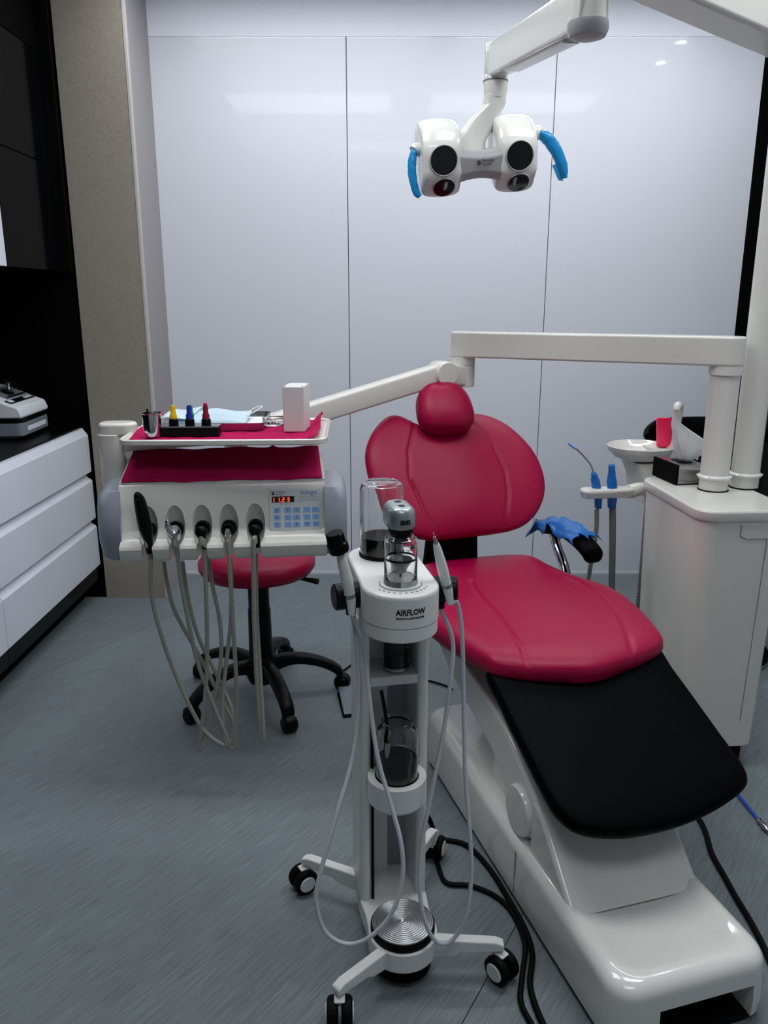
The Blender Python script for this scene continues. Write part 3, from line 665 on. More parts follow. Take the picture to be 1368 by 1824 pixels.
# control head
CHD = bpy.data.objects.new('control_head', None); COL.objects.link(CHD); CHD.parent = DU; CHD.location = W(-.455, 2.20, 0); CHD.rotation_euler = (0, 0, R(6)); CHD.empty_display_size = .05
HP = [(.000, 1.002), (-.006, .996), (-.016, .93), (-.022, .872), (-.036, .850), (-.062, .838), (-.066, .830), (-.058, .800), (-.045, .790), (.12, .80), (.175, .90), (.175, 1.040), (.168, 1.048)]
hd = MB().prism(HP, -.287, .287, YZ).obj('head_body', 'plastic_white', CHD)
IX = [-.212, -.137, -.062, .012, .087]
cut = MB()
for x in IX:
    cut.ell((x, -.040, .890), (.030, .050, .062), 24, 14)
    cut.prism([(x - .013, .86), (x + .013, .86), (x + .017, .76), (x - .017, .76)], -.12, -.012, XZ)
cut_me = cut.mesh('cut'); boolean(hd, cut_me)
bv = hd.modifiers.new('bevel', 'BEVEL'); bv.width = .003; bv.segments = 2; bv.limit_method = 'ANGLE'; bv.angle_limit = R(40)
for s in (-1, 1):
    rings = []
    for k, (xo, sc) in enumerate(((.284, 1.0), (.305, .995), (.325, .97), (.340, .90), (.348, .78))):
        cy0, cz0 = .06, .90
        rings.append([(s * xo, cy0 + (y - cy0) * sc * .98, cz0 + (z - cz0) * sc) for y, z in [(-.015, .985), (-.035, .95), (-.045, .88), (-.042, .83), (-.015, .785), (.05, .778), (.13, .79), (.17, .87), (.175, .95), (.15, 1.0), (.06, .998)]])
    MB().loft(rings).obj('end_cap', 'cap_grey', CHD, smooth=50)
# sloping top with rim
top = MB().loft([[(x, y, z) for x, y, z in ((-.287, 0, 1.002), (.287, 0, 1.002), (.275, .172, 1.05), (-.275, .172, 1.05))], [(x, y, z) for x, y, z in ((-.287, 0, 1.007), (.287, 0, 1.007), (.275, .172, 1.055), (-.275, .172, 1.055))]]).obj('head_top', 'plastic_white', CHD, bevel=.002)
# holder sockets
for x in IX: MB().lathe([(.021, 0), (.021, .014), (.015, .016), (.013, .004), (.001, .004)], (x, -.004, .872), (0, -1, .35), 24).obj('socket', 'black_rubber', CHD)
# key panel
fy = lambda z: -.006 - (1.0 - z) * .148 - .0005
def pf(x, z, h=0.0): return (x, fy(z) - h, z)
def fbox(x0, x1, z0, z1, h0, h1, sk=0.0): return MB().loft([[pf(x, z, h) for x, z in ((x0, z0), (x1, z0), (x1, z1), (x0, z1))] for h in (h0, h1)])
KX0, KX1, KZ0, KZ1 = .128, .275, .862, .982
kp = fbox(KX0, KX1, KZ0, KZ1, -.002, .0015).obj('key_panel', 'keypad_face', CHD, bevel=.001)
kx = lambda u: KX0 + (KX1 - KX0) * u
kz = lambda v: KZ1 - (KZ1 - KZ0) * v
sym = ['A', '3', '0', '-', '+', 'A.', '1', '2', 'r', 't', 'C', '~', 'D', 'M', 'xo']; q = 0
for r_, v in enumerate((.50, .67, .84)):
    for c_, u in enumerate((.14, .35, .52, .72, .89)):
        x, z = kx(u), kz(v)
        fbox(x - .0098, x + .0098, z - .0078, z + .0078, .0012, .0024).obj('key', 'key_blue', kp, bevel=.0006, seg=1)
        mapped(text_mb(sym[q], .010, .0004), lambda a, b_, e, x=x, z=z: pf(x + a, z + b_, .0026 + e)).obj('key_symbol', 'print_dark', kp, smooth=0); q += 1
for k, u in enumerate((.62, .76, .89)):
    x, z = kx(u), kz(.245)
    b = MB()
    for a0, a1, c0, c1 in ((-.0085, .0085, .0056, .0062), (-.0085, .0085, -.0062, -.0056), (-.0085, -.0079, -.006, .006), (.0079, .0085, -.006, .006), (-.0085, .0085, -.0014, -.001)):
        t_ = fbox(x + a0, x + a1, z + c0, z + c1, .0014, .0019); b.add(t_.v, t_.f)
    b.obj('key_outline', 'print_grey', kp, smooth=0)
    mapped(text_mb('123'[k], .006, .0004), lambda a, b_, e, x=x, z=z: pf(x + a, z + b_ + .0025, .0017 + e)).obj('key_symbol', 'print_grey', kp, smooth=0)
dp = fbox(kx(.05), kx(.48), kz(.315), kz(.175), .001, .0022).obj('display', 'display_black', kp)
def seven(ch, x, z, w_=.0062, h_=.0118, t_=.0016):
    on = {'1': 'bc', '2': 'abged', '3': 'abgcd'}[ch]; b = MB()
    S = {'a': (0, w_, h_ - t_, h_), 'g': (0, w_, h_ / 2 - t_ / 2, h_ / 2 + t_ / 2), 'd': (0, w_, 0, t_), 'f': (0, t_, h_ / 2, h_), 'b': (w_ - t_, w_, h_ / 2, h_), 'e': (0, t_, 0, h_ / 2), 'c': (w_ - t_, w_, 0, h_ / 2)}
    for k in on: a0, a1, c0, c1 = S[k]; m_ = fbox(x + a0, x + a1, z + c0, z + c1, .0022, .0026); b.add(m_.v, m_.f)
    return b
zz = kz(.30)
for ch_, u in (('1', .055), ('1', .155), ('2', .25), ('3', .345)): seven(ch_, kx(u), zz).obj('digit', 'led_red', kp, smooth=0)
fbox(kx(.212), kx(.212) + .0018, zz, zz + .0018, .0022, .0026).obj('digit_point', 'led_red', kp, smooth=0)
for u, s_ in ((.12, 'o'), (.22, '=='), (.32, '#'), (.42, 'v')): mapped(text_mb(s_, .005, .0004), lambda a, b_, e, u=u: pf(kx(u) + a, kz(.36) + b_, .0018 + e)).obj('display_symbol', 'print_dark', kp, smooth=0)
mapped(text_mb('intego', .019, .0004), lambda a, b_, e: pf(kx(.76) + a, kz(.095) + b_, .0017 + e)).obj('lettering', 'print_blue', kp, smooth=0)
mapped(text_mb('Dentsply\nSirona', .0072, .0004, 'LEFT'), lambda a, b_, e: pf(kx(.13) + a, kz(.10) + b_, .0017 + e)).obj('lettering', 'print_black', kp, smooth=0)
def logo(cx, cz, s, fn):
    b = MB()
    up_ = [(-s, .15 * s), (-.75 * s, .7 * s), (0, s), (.75 * s, .75 * s), (s, .3 * s), (.2 * s, .45 * s), (-.4 * s, .1 * s)]
    lo_ = [(s, -.05 * s), (.8 * s, -.65 * s), (.1 * s, -s), (-.65 * s, -.75 * s), (-.9 * s, -.3 * s), (-.2 * s, -.1 * s), (.4 * s, .15 * s)]
    for pl_ in (up_, lo_): b.loft([[fn(cx + x, cz + z, h) for x, z in pl_] for h in (.0015, .0021)])
    return b
logo(kx(.075), kz(.10), .0052, pf).obj('emblem', 'print_black', kp, smooth=0)
bpy.context.view_layer.update()

# pink napkin on the control head top
def cloth(rows_, m, thick=.0012):
    o = MB().loft(rows_, False, False, closed=False).obj('paper_napkin', m, smooth=180)
    s = o.modifiers.new('s', 'SOLIDIFY'); s.thickness = thick; s.offset = 1; return o
Mh = CHD.matrix_world
rows_ = []
for i in range(17):
    t = i / 16; row = []
    for j in range(41):
        u = -1 + 2 * j / 40; x = u * (.280 - .006 * t); y = -.002 + .176 * t
        z = 1.0085 + .048 * min(1, y / .172) + .0022 * (1 + math.sin(j * .9 + i * .35)) * .5 + .006 * math.exp(-((u - .5) / .02) ** 2) * t + .010 * t * t + .002 * (1 + math.sin(j * .35))
        if i == 0: z -= .003
        row.append(Mh @ Vector((x, y, z)))
    rows_.append(row)
tag(cloth(rows_, 'pink_paper'), 'crimson paper napkin on the sloping top of the control head below the tray', 'napkin')
# pink napkin on the tray
rows_ = []
for i in range(21):
    t = i / 20; row = []
    for j in range(61):
        u = -1 + 2 * j / 60; x, y = u * .268, (t - .5) * .375
        e = max(0, abs(u) - .86) / .14; ez = (.022 if u < 0 else .030) * e * (.5 + t) * (.6 + .4 * math.sin(t * 9 + u))
        z = .002 + .0015 * math.sin(j * .8) * math.sin(i * .9) + ez + .0015
        x += (-.006 * e if u > 0 else .012 * e)
        row.append((TRC[0] + x * ct - y * st_, TRC[1] + x * st_ + y * ct, 1.1235 + z))
    rows_.append(row)
tag(cloth(rows_, 'pink_paper', .001), 'crimson paper napkin lining the tray table, corners curled up', 'napkin')
TZ = 1.1295
# white box
def on_tray(name, label, cat, px, py, rz, z=TZ): p = onz(px, py, z); return thing(name, label, cat, p, rz)
bx = on_tray('white_box', 'small upright white plastic box on the right end of the tray', 'box', 526, 770, R(-3))
bx.location.y += .055
MB().box2((-.031, -.055, 0), (.031, .055, .132)).obj('case', 'cart_white', bx, bevel=.004)
for x, y in ((-.026, -.05), (.026, -.05), (-.026, .05), (.026, .05)): MB().cyl((x, y, .1295), (x, y, .1325), .003, n=10).obj('screw', 'black_plastic', bx)
MB().box2((-.0325, -.046, .008), (-.0305, .046, .124)).obj('side_shade', 'part_and_shade_grey', bx, bevel=.0005)  # thin grey plate, paints the shade on the box's left side
# dish
ds = on_tray('petri_dish', 'small round clear dish with metal bits behind the white box', 'dish', 487, 757, 0)
MB().lathe([(.001, 0), (.030, 0), (.033, .004), (.033, .022), (.031, .022), (.031, .005), (.001, .003)], n=32).obj('dish_wall', 'glass', ds)
MB().lathe([(.0325, .021), (.0335, .022), (.0325, .024), (.031, .023)], n=32, cap=False).obj('rim', 'steel', ds)
for k in range(6): MB().box((.014 * math.cos(k * 1.9), .014 * math.sin(k * 1.9), .008), (.009, .004, .006), Matrix.Rotation(k * 1.1, 3, 'Z')).obj('metal_bit', 'chrome', ds, bevel=.001)
# instrument tray
mtp = [onz(248, 778, TZ), onz(463, 768, TZ)]
mt = thing('metal_tray', 'shallow white lined metal tray lying on the crimson napkin', 'tray', (-.520, 2.445, TZ + .001), R(3))
MB().loft([[(x, y, z) for x, y in rrect(.325 - i, .265 - i, .018, 5)] for i, z in ((.012, 0), (.0, .021), (.0, .0225), (.004, .0225), (.016, .003), (.06, .003))]).obj('shell', 'steel', mt)
MB().loft([[(x, y, z) for x, y in rrect(.303, .243, .012, 5)] for z in (.0035, .006)]).obj('liner', 'tissue_white', mt)
# face mask in the tray
rows_ = []
for i in range(13):
    t = i / 12; row = []
    for j in range(25):
        u = -1 + 2 * j / 24
        z = .010 + .020 * (1 - u * u) * math.sin(PI * t) ** .7 + .0015 * math.sin(t * 22) + .004 * math.sin(u * 4 + t * 3) * t + .020 * t
        row.append((-.535 + u * (.115 - .02 * t) + .02 * t, 2.40 + .13 * t + .012 * u, TZ + z))
    rows_.append(row)
mk = MB().loft(rows_, False, False, closed=False).obj('mask_fabric', 'mask_blue', smooth=180); s = mk.modifiers.new('s', 'SOLIDIFY'); s.thickness = .0015
mk.name = 'mask_panel'
mkr = thing('face_mask', 'pale blue disposable face mask lying in the metal tray', 'face mask', (0, 0, 0)); mk.parent = mkr
MB().tube([(-.425, 2.46, TZ + .026), (-.402, 2.48, TZ + .036), (-.385, 2.51, TZ + .046), (-.393, 2.52, TZ + .047), (-.415, 2.51, TZ + .04)], .0018, 6).obj('ear_loop', 'tissue_white', mkr)
bg = MB(); 
for i in range(9): pass
rows_ = [[(-.675 + .09 * t + .012 * u, 2.385 + .14 * u, TZ + .027 + .004 * math.sin(u * 3 + t * 5) + .003 * t + .012 * u) for t in [k / 8 for k in range(9)]] for u in [k / 8 for k in range(9)]]
pk = MB().loft(rows_, False, False, closed=False).obj('sterile_pouch', 'mask_blue', smooth=180); s = pk.modifiers.new('s', 'SOLIDIFY'); s.thickness = .001
tag(pk, 'pale blue sterile paper pouch behind the steel cup in the tray', 'pouch')
# steel cup
cu_ = on_tray('steel_cup', 'small polished steel cup at the left end of the tray', 'cup', 273, 779, 0)
MB().lathe([(.001, 0), (.018, 0), (.0225, .004), (.025, .03), (.0265, .066), (.0285, .068), (.0285, .0695), (.0255, .069), (.022, .01), (.001, .006)], n=36).obj('cup_wall', 'chrome', cu_)
MB().tube([(-.004, .004, .012), (-.012, .012, .05), (-.016, .015, .078)], .003, 8).obj('spatula', 'black_plastic', cu_)
# bottle rack with three droppers
rk = on_tray('bottle_rack', 'black bottle rack with steel edge on the tray front', 'rack', 337, 778, R(2))
MB().box2((-.083, 0, 0), (.083, .045, .028)).obj('block', 'black_plastic', rk, bevel=.002)
MB().box2((-.084, -.002, .026), (.084, .046, .0295)).obj('steel_edge', 'steel', rk)
bpy.context.view_layer.update()
for k, (px, m1, m2, nm) in enumerate(((311, 'yellow_plastic', 'yellow_plastic', 'yellow'), (339, 'blue_plastic', 'green_plastic', 'blue and green'), (367, 'crimson_plastic', 'crimson_plastic', 'dark red'))):
    xx = (-.045, .0, .046)[k]
    d_ = thing('dropper_bottle', 'small black dropper bottle with %s rubber cap in the rack' % nm, 'bottle', rk.matrix_world @ Vector((xx, .021, .0297)), group='dropper bottles in the rack')
    MB().lathe([(.001, 0), (.0135, 0), (.0135, .014), (.011, .019), (.009, .020), (.001, .020)], n=24).obj('bottle_neck', 'black_gloss', d_)
    MB().lathe([(.010, .018), (.0105, .028), (.0075, .034), (.0072, .05), (.0055, .056), (.001, .057)], n=20).obj('rubber_cap', m1, d_)
    if k == 1: MB().lathe([(.009, .020), (.0095, .030), (.0065, .036), (.006, .054), (.001, .058)], (.003, .004, 0), n=20).obj('second_cap', m2, d_)
    if k == 2: MB().lathe([(.006, .051), (.0058, .058), (.004, .062), (.001, .062)], n=20).obj('cap_tip', 'pink_paper', d_)

# dental handpieces hanging on the head
def wpt(x, y, z): return Mh @ Vector((x, y, z))
INST = [
 ('black curing handpiece standing upright in the first holder from the left', [(268, 975), (270, 1060), (287, 1130), (310, 1195), (343, 1268), (368, 1306), (398, 1327), (413, 1318), (415, 1285), (392, 1240), (350, 1160), (312, 1090), (298, 1040), (292, 1000)]),
 ('chrome tipped handpiece in the second holder from the left', [(314, 978), (323, 1040), (336, 1110), (352, 1180), (382, 1260), (405, 1315), (412, 1332), (419, 1318), (413, 1265), (385, 1200), (352, 1130), (334, 1060), (325, 1000)]),
 ('black ended handpiece hose in the middle holder', [(363, 965), (367, 1060), (369, 1140), (367, 1220), (360, 1290), (354, 1333), (362, 1325), (378, 1265), (393, 1180), (392, 1110), (378, 1040), (371, 990)]),
 ('metal ended handpiece hose in the fourth holder from the left', [(406, 968), (412, 1060), (418, 1160), (422, 1245), (418, 1305), (408, 1328), (400, 1310), (396, 1250), (403, 1180), (411, 1110), (412, 1040), (410, 995)]),
 ('black ended handpiece hose in the holder nearest the key panel', [(452, 965), (452, 1080), (456, 1190), (463, 1300), (467, 1322), (469, 1300), (464, 1210), (458, 1110), (456, 1030), (456, 985)])]
for k, (lab, path) in enumerate(INST):
    x = IX[k]; base_p = wpt(x, -.045, .87)
    t = thing('dental_handpiece', lab, 'handpiece', base_p, R(6), 'instruments on the control head')
    o0 = base_p; Ri = Matrix.Rotation(-R(6), 3, 'Z'); Lw = lambda p: Ri @ (Vector(p) - o0)
    n = len(path); pts = [Lw(at(px, py, 2.135 + .03 * min(1, i / 3) + .12 * max(0, (i - n * .5) / (n * .5)))) for i, (px, py) in enumerate(path)]
    neck = [(0, -.012, .010), (0, -.018, -.03)]
    MB().tube([Vector(p) for p in neck] + pts, .0062, 10, res=7).obj('hose', 'hose_grey', t)
    if k == 0:
        MB().tube([(.006, -.008, -.052), (.005, -.012, -.01), (0, -.012, .02), (-.004, -.016, .06), (-.008, -.022, .10), (-.011, -.028, .118), (-.012, -.030, .126)], [.010, .013, .019, .0185, .016, .011, .006], 18).obj('body', 'black_plastic', t)
        MB().ell((-.012, -.036, .112), (.0025, .002, .007)).obj('indicator', 'chrome', t)
    elif k == 1:
        MB().tube([(.004, -.004, -.015), (.003, -.012, .006), (0, -.018, .016)], [.012, .0175, .0165], 20).obj('coupling', 'steel', t)
        MB().tube([(-.006, -.02, .010), (-.012, -.026, .028), (-.012, -.028, .042), (-.011, -.028, .048)], [.010, .0085, .006, .003], 16).obj('body', 'chrome', t)
    elif k == 3:
        MB().lathe([(.018, 0), (.019, .006), (.014, .012), (.012, .011), (.010, .004), (.001, .004)], (0, -.004, .006), (0, -1, .3), 24).obj('collar', 'black_rubber', t)
        MB().tube([(0, -.008, -.004), (0, -.014, .004), (0, -.022, .010)], [.012, .011, .006], 16).obj('body', 'chrome', t)
    else:
        MB().ell((0, -.010, .004), (.018, .012, .018), 24, 12).obj('body', 'black_plastic', t)
        MB().tube([(.004, -.008, -.006), (.006, -.014, -.045)], [.009, .006], 12, smooth=False).obj('strain_relief', 'black_rubber', t)

# ------------------------------------------------------------------ operating lamp
LP = thing('operating_lamp', 'white dental operating lamp on a jointed arm, four black lenses', 'dental lamp', (P2.x, P2.y, .893))
O_ = LP.location.copy()
MB().cyl(W(P2.x, P2.y, .894), W(P2.x, P2.y, 2.20), .045, n=40).obj('pole', 'plastic_white', LP)
MB().lathe([(.0455, .93), (.052, .931), (.055, .938), (.0455, .944)], W(P2.x, P2.y, 0), cap=False, n=40).obj('pole_collar', 'chair_white', LP)
JL = Vector((.452, 1.985, 0))
MB().prism([(x - O_.x, y - O_.y) for x, y in flat_arm(P2, JL.xy, .062, .052, 0, 0)], 2.195 - O_.z, 2.29 - O_.z, XY).obj('upper_arm', 'plastic_white', LP, bevel=.012, seg=4)
MB().cyl(W(JL.x, JL.y, 2.20), W(JL.x, JL.y, 2.075), .043, n=36).obj('drop_joint', 'plastic_white', LP, bevel=.004)
MB().lathe([(.045, 2.095), (.046, 2.08), (.040, 2.066), (.02, 2.060), (.001, 2.060)], W(JL.x, JL.y, 0), n=36).obj('joint_cap', 'part_and_shade_grey', LP)
KN = Vector((.342, 2.70, 2.205))
S0 = Vector((JL.x, JL.y, 2.125))
bar(S0 - O_, KN - O_, .070, .098, .060, .090, ext0=.035, ext1=.01).obj('spring_arm', 'chair_white', LP, bevel=.006)
dl = (KN - S0).normalized(); pmid = S0 + dl * .42
bar(S0 + dl * .10 - Vector((0, 0, .051)) - O_, S0 + dl * .55 - Vector((0, 0, .049)) - O_, .040, .008).obj('arm_channel', 'plastic_white', LP)
MB().lathe([(.001, -.046), (.033, -.046), (.036, -.040), (.036, .040), (.033, .046), (.001, .046)], KN - O_, (0, 0, 1), 36).obj('knuckle', 'chair_white', LP)
MB().lathe([(.030, 2.175), (.036, 2.165), (.038, 2.150), (.036, 2.118), (.032, 2.100)], W(KN.x, KN.y, 0), n=32).obj('swivel', 'chair_white', LP, bevel=.001)
MB().lathe([(.0385, 2.150), (.0388, 2.148), (.0385, 2.146)], W(KN.x, KN.y, 0), n=32, cap=False).obj('swivel_ring', 'print_grey', LP)
# lamp head frame: local x right, y back, z up
HDL = bpy.data.objects.new('lamp_head', None); COL.objects.link(HDL); HDL.parent = LP; HDL.location = Vector((.283, 2.66, 1.925)) - O_
HDL.rotation_euler = (R(8), R(-4.5), R(8)); HDL.empty_display_size = .05
def lobe(cx, wd):
    pr = [(-.050, -.01), (-.051, .030), (-.040, .062), (-.014, .095), (.030, .118), (.075, .112), (.105, .075), (.110, .02), (.085, -.04), (.050, -.085), (.022, -.104), (-.001, -.102), (-.024, -.076), (-.046, -.050)]
    pr = poly_spline(pr, 4); cy0, cz0 = .03, .01; rings = []
    for k in range(-8, 9):
        a = PI / 2 * k / 8; sc = .70 + .30 * max(0.0, math.cos(a)) ** .38 if abs(k) < 8 else .69
        rings.append([(cx + wd / 2 * math.sin(a), cy0 + (y - cy0) * sc, cz0 + (z - cz0) * sc) for y, z in pr])
    return MB().loft(rings)
LX = (-.112, .125)
for cx in LX: lobe(cx, .122).obj('lamp_lobe', 'chair_white', HDL, smooth=60)
# bridge between the lobes, shade of the downward face put into its grey
br = []
for k in range(13):
    u = -1 + 2 * k / 12; x = .0065 + u * .115; zt = .018 + .022 * u * u; zb = -.058 - .030 * u * u
    pr = [(-.046, zt - .02), (-.036, zt), (.05, zt + .006), (.07, (zt + zb) / 2), (.03, zb), (-.022, zb), (-.040, zb + .02)]
    br.append([(x, y, z) for y, z in pr])
MB().loft(br).obj('bridge', 'part_and_shade_grey', HDL, bevel=.004)
def disc(cx, c, nrm, r, name='lens'):
    o1 = MB().lathe([(.001, .0), (r * .985, .0), (r, .002), (r, .012)], c, (-nrm[0], -nrm[1], -nrm[2]), 36).obj(name, 'lens_black', HDL)
    MB().lathe([(r * .99, .001), (r * 1.04, -.001), (r * 1.09, .003), (r * 1.09, .012)], c, (-nrm[0], -nrm[1], -nrm[2]), 36, cap=False).obj('bezel', 'part_and_shade_grey', HDL)
for cx in LX:
    disc(cx, (cx, -.054, -.002), (0, -1, -.04), .041)
    n2 = Vector((0, -.75, -.66)).normalized(); disc(cx + .004, (cx + .004, -.0262, -.0785), n2, .033)
mapped(text_mb('Dentsply\nSirona', .011, .0006, 'LEFT'), lambda a, b_, e: (.008 + a, -.0470 - e, -.014 + b_)).obj('lettering', 'print_black', HDL, smooth=0)
logo(-.002, -.014, .0065, lambda x, z, h: (x, -.0458 - h, z)).obj('emblem', 'print_black', HDL, smooth=0)
# neck from the swivel to the bridge
bpy.context.view_layer.update()
Mi = HDL.matrix_world.inverted(); nk = Mi @ Vector((KN.x, KN.y, 2.105))
def sq(c, wx, wy): return [(c[0] + x, c[1] + y, c[2]) for x, y in rrect(wx, wy, min(wx, wy) * .35, 4)]
MB().loft([sq((-.016, .045, .005), .112, .05), sq((-.010, .05, .045), .106, .05), sq((nk.x * .5, (.055 + nk.y) / 2, (.05 + nk.z) / 2), .092, .054), sq((nk.x * .95, nk.y, nk.z - .02), .070, .060), sq((nk.x, nk.y, nk.z + .01), .064, .060)]).obj('neck', 'chair_white', HDL, bevel=.003)
# handles
MB().tube([(.165, .03, .045), (.20, .025, .060), (.212, .022, .058)], [.026, .022, .020], 14).obj('handle_stub', 'chair_white', HDL)
MB().tube([(-.160, .03, .03), (-.182, .02, .035), (-.190, .016, .03)], [.022, .018, .016], 14).obj('handle_stub', 'chair_white', HDL)
def flat_tube(pts, wv, hv, seed):
    P_, T_ = spline([Vector(p) for p in pts], 7); rings = []; rnd = random.Random(seed); b = MB()
    for i, (p, t) in enumerate(zip(P_, T_)):
        d = (P_[min(i + 1, len(P_) - 1)] - P_[max(i - 1, 0)]).normalized(); s_ = d.cross(Vector((0, 1, 0))).normalized(); y_ = Vector((0, 1, 0))
        w_, h_ = interp(wv, t), interp(hv, t)
        rings.append([p + s_ * w_ * math.cos(a) * (1 + rnd.uniform(-.07, .07)) + y_ * h_ * math.sin(a) * (1 + rnd.uniform(-.1, .1)) for a in [2 * PI * j / 14 for j in range(14)]])
    return b.loft(rings)
flat_tube([(.205, .022, .060), (.235, .015, .042), (.262, .005, .002), (.280, -.005, -.045), (.284, -.008, -.075)], [.012, .020, .019, .016, .009], [.02, .018, .016, .014, .010], 3).obj('handle', 'film_blue_lamp', HDL, smooth=180, label='curved handle in a blue film sleeve, right')
flat_tube([(-.188, .016, .032), (-.198, .010, .0), (-.200, .002, -.040), (-.192, -.006, -.085), (-.182, -.010, -.100)], [.010, .013, .013, .012, .008], [.016, .018, .016, .014, .010], 4).obj('handle', 'film_blue_lamp', HDL, smooth=180, label='curved handle in a blue film sleeve, left')
MB().loft([[(.262 + .02 * t, -.006, -.03 - .055 * t + .006 * math.sin(t * 9)) for t in [k / 6 for k in range(7)]], [(.245 + .022 * t, -.002, -.035 - .045 * t) for t in [k / 6 for k in range(7)]]], False, False, closed=False).obj('film_flap', 'film_blue_lamp', HDL, smooth=180)

# ------------------------------------------------------------------ operator stool
ST = thing('operator_stool', 'round crimson operator stool on a black five star base with casters', 'stool', (-.478, 2.855, 0), R(0))
MB().lathe([(.001, .512), (.17, .508), (.205, .515), (.218, .535), (.219, .555), (.205, .575), (.16, .588), (.08, .592), (.001, .592)], n=64).obj('seat', 'red_leather', ST, smooth=60)
MB().cyl((0, 0, .49), (0, 0, .512), .13, .15, 40).obj('seat_plate', 'black_plastic', ST)
MB().cyl((0, 0, .10), (0, 0, .36), .047, .043, 32).obj('outer_column', 'black_plastic', ST)
MB().cyl((0, 0, .36), (0, 0, .50), .040, .040, 32).obj('gas_lift', 'black_plastic', ST)
MB().lathe([(.03, .055), (.05, .06), (.062, .09), (.060, .15), (.048, .17)], n=32).obj('hub', 'black_plastic', ST)
MB().tube([(.10, -.03, .500), (.17, -.06, .502), (.235, -.085, .500)], [.006, .006, .012], 10).obj('lever', 'black_plastic', ST)
for k in range(5):
    a = R(-64 + 72 * k); d = Vector((math.cos(a), math.sin(a), 0)); n = Vector((-d.y, d.x, 0)); prof = [(.03, .125, .030, .032), (.12, .145, .027, .022), (.20, .135, .026, .020), (.27, .105, .025, .020), (.305, .075, .024, .022), (.312, .055, .022, .020)]
    pts = spline([Vector((r_, z, 0)) for r_, z, _, _ in prof], 5); rings = []
    for p, t in zip(*pts):
        hw = interp([q[2] for q in prof], t); hh = interp([q[3] for q in prof], t)
        rings.append([d * (p.x + .6 * hh * math.sin(q) * max(0, t - .5)) + n * hw * math.copysign(abs(math.cos(q)) ** .6, math.cos(q)) + Vector((0, 0, p.y + hh * math.copysign(abs(math.sin(q)) ** .6, math.sin(q)))) for q in [2 * PI * j / 16 for j in range(16)]])
    MB().loft(rings).obj('leg', 'black_plastic', ST, smooth=50)
    c = d * .315; sw = R(30 + 50 * k); ax = Vector((math.cos(sw), math.sin(sw), 0)); cs = None
    for s in (-1, 1):
        cc = c + ax * s * .015 + Vector((0, 0, .029))
        wh = MB().lathe([(.001, -.011), (.022, -.011), (.029, -.005), (.029, .005), (.022, .011), (.001, .011)], cc, ax, 28).obj('caster_wheel', 'black_plastic', ST)
    MB().lathe([(.006, -.020), (.031, -.018), (.033, .0), (.031, .018), (.006, .020)], c + Vector((0, 0, .033)), ax, 28).obj('caster_hood', 'black_plastic', ST)

# ------------------------------------------------------------------ prophylaxis cart
CA = thing('polishing_cart', 'white wheeled dental cleaning cart with glass bottles and two handpieces', 'medical cart', (.01, 1.69, 0), R(11))
# head
YF0, YB0, RH = -.128, .075, .080
MB().prism(stadium(RH, YF0, YB0), .862, .922, XY).obj('head', 'cart_white', CA, smooth=30)
MB().loft([[(x, y, z) for x, y in stadium(RH - i, YF0, YB0)] for i, z in ((0, .922), (.0006, .927), (.003, .9297), (.006, .930))]).obj('head_top', 'cart_white', CA, smooth=50)
MB().loft([[(x, y, z) for x, y in stadium(RH - .0015, YF0, YB0)] for z in (.829, .8605)]).obj('head_lower', 'cart_white', CA, bevel=.004)
def on_front(a, b_, e, off=.10): th = a / RH + off; return ((RH + .0004 + e) * math.sin(th), YF0 - (RH + .0004 + e) * math.cos(th), b_)
tl = text_mb('AIRFLOW', .0215, .0006, 'LEFT', bold=.0007)
mapped(tl, lambda a, b_, e: on_front(a * .66 - .026, b_ * .8 + .897, e, .0)).obj('lettering', 'print_black', CA, smooth=0)
tl = text_mb('PROPHYLAXIS MASTER', .0068, .0006, 'LEFT', bold=.0002)
mapped(tl, lambda a, b_, e: on_front(a * .86 - .026, b_ * .85 + .8845, e, .0)).obj('lettering', 'print_black', CA, smooth=0)
# dial with ticks round the powder chamber
MB().lathe([(.0425, .9300), (.0425, .9325), (.040, .9335), (.036, .9335), (.036, .930)], (0, YF0, 0), n=48, cap=False).obj('dial_ring', 'cart_white', CA)
MB().lathe([(.0430, .9301), (.0450, .9303), (.0452, .9301)], (0, YF0, 0), n=48, cap=False).obj('dial_line', 'print_grey', CA)
for k in range(11):
    th = R(-62 + 12.4 * k); c = Vector((.0555 * math.sin(th), YF0 - .0555 * math.cos(th), .9304))
    MB().box(c, (.0055, .0028, .0006), Matrix.Rotation(th, 3, 'Z')).obj('dial_mark', 'print_grey', CA)
# glass powder chamber with silver head
MB().lathe([(.001, .932), (.0345, .932), (.0355, .936), (.0352, .945), (.0345, .950), (.0345, 1.018), (.033, 1.030), (.026, 1.036), (.024, 1.036), (.0305, 1.028), (.0318, 1.018), (.0318, .950), (.030, .944), (.001, .942)], (0, YF0, 0), n=44).obj('powder_chamber', 'glass', CA)
MB().lathe([(.0315, .985), (.0325, .986), (.0325, .989), (.0315, .990)], (0, YF0, 0), n=40, cap=False).obj('chamber_ring', 'black_rubber', CA)
MB().lathe([(.026, .982), (.015, .965), (.012, .955), (.011, .955), (.014, .966), (.025, .984)], (0, YF0, 0), n=32, cap=False).obj('chamber_funnel', 'silver_paint', CA)
MB().cyl((0, YF0, .943), (0, YF0, .950), .003, n=10).obj('chamber_pin', 'black_plastic', CA)
MB().lathe([(.001, 1.024), (.020, 1.024), (.022, 1.030), (.021, 1.038), (.026, 1.044), (.027, 1.056), (.001, 1.056)], (0, YF0, 0), n=36).obj('chamber_cap', 'black_plastic', CA)
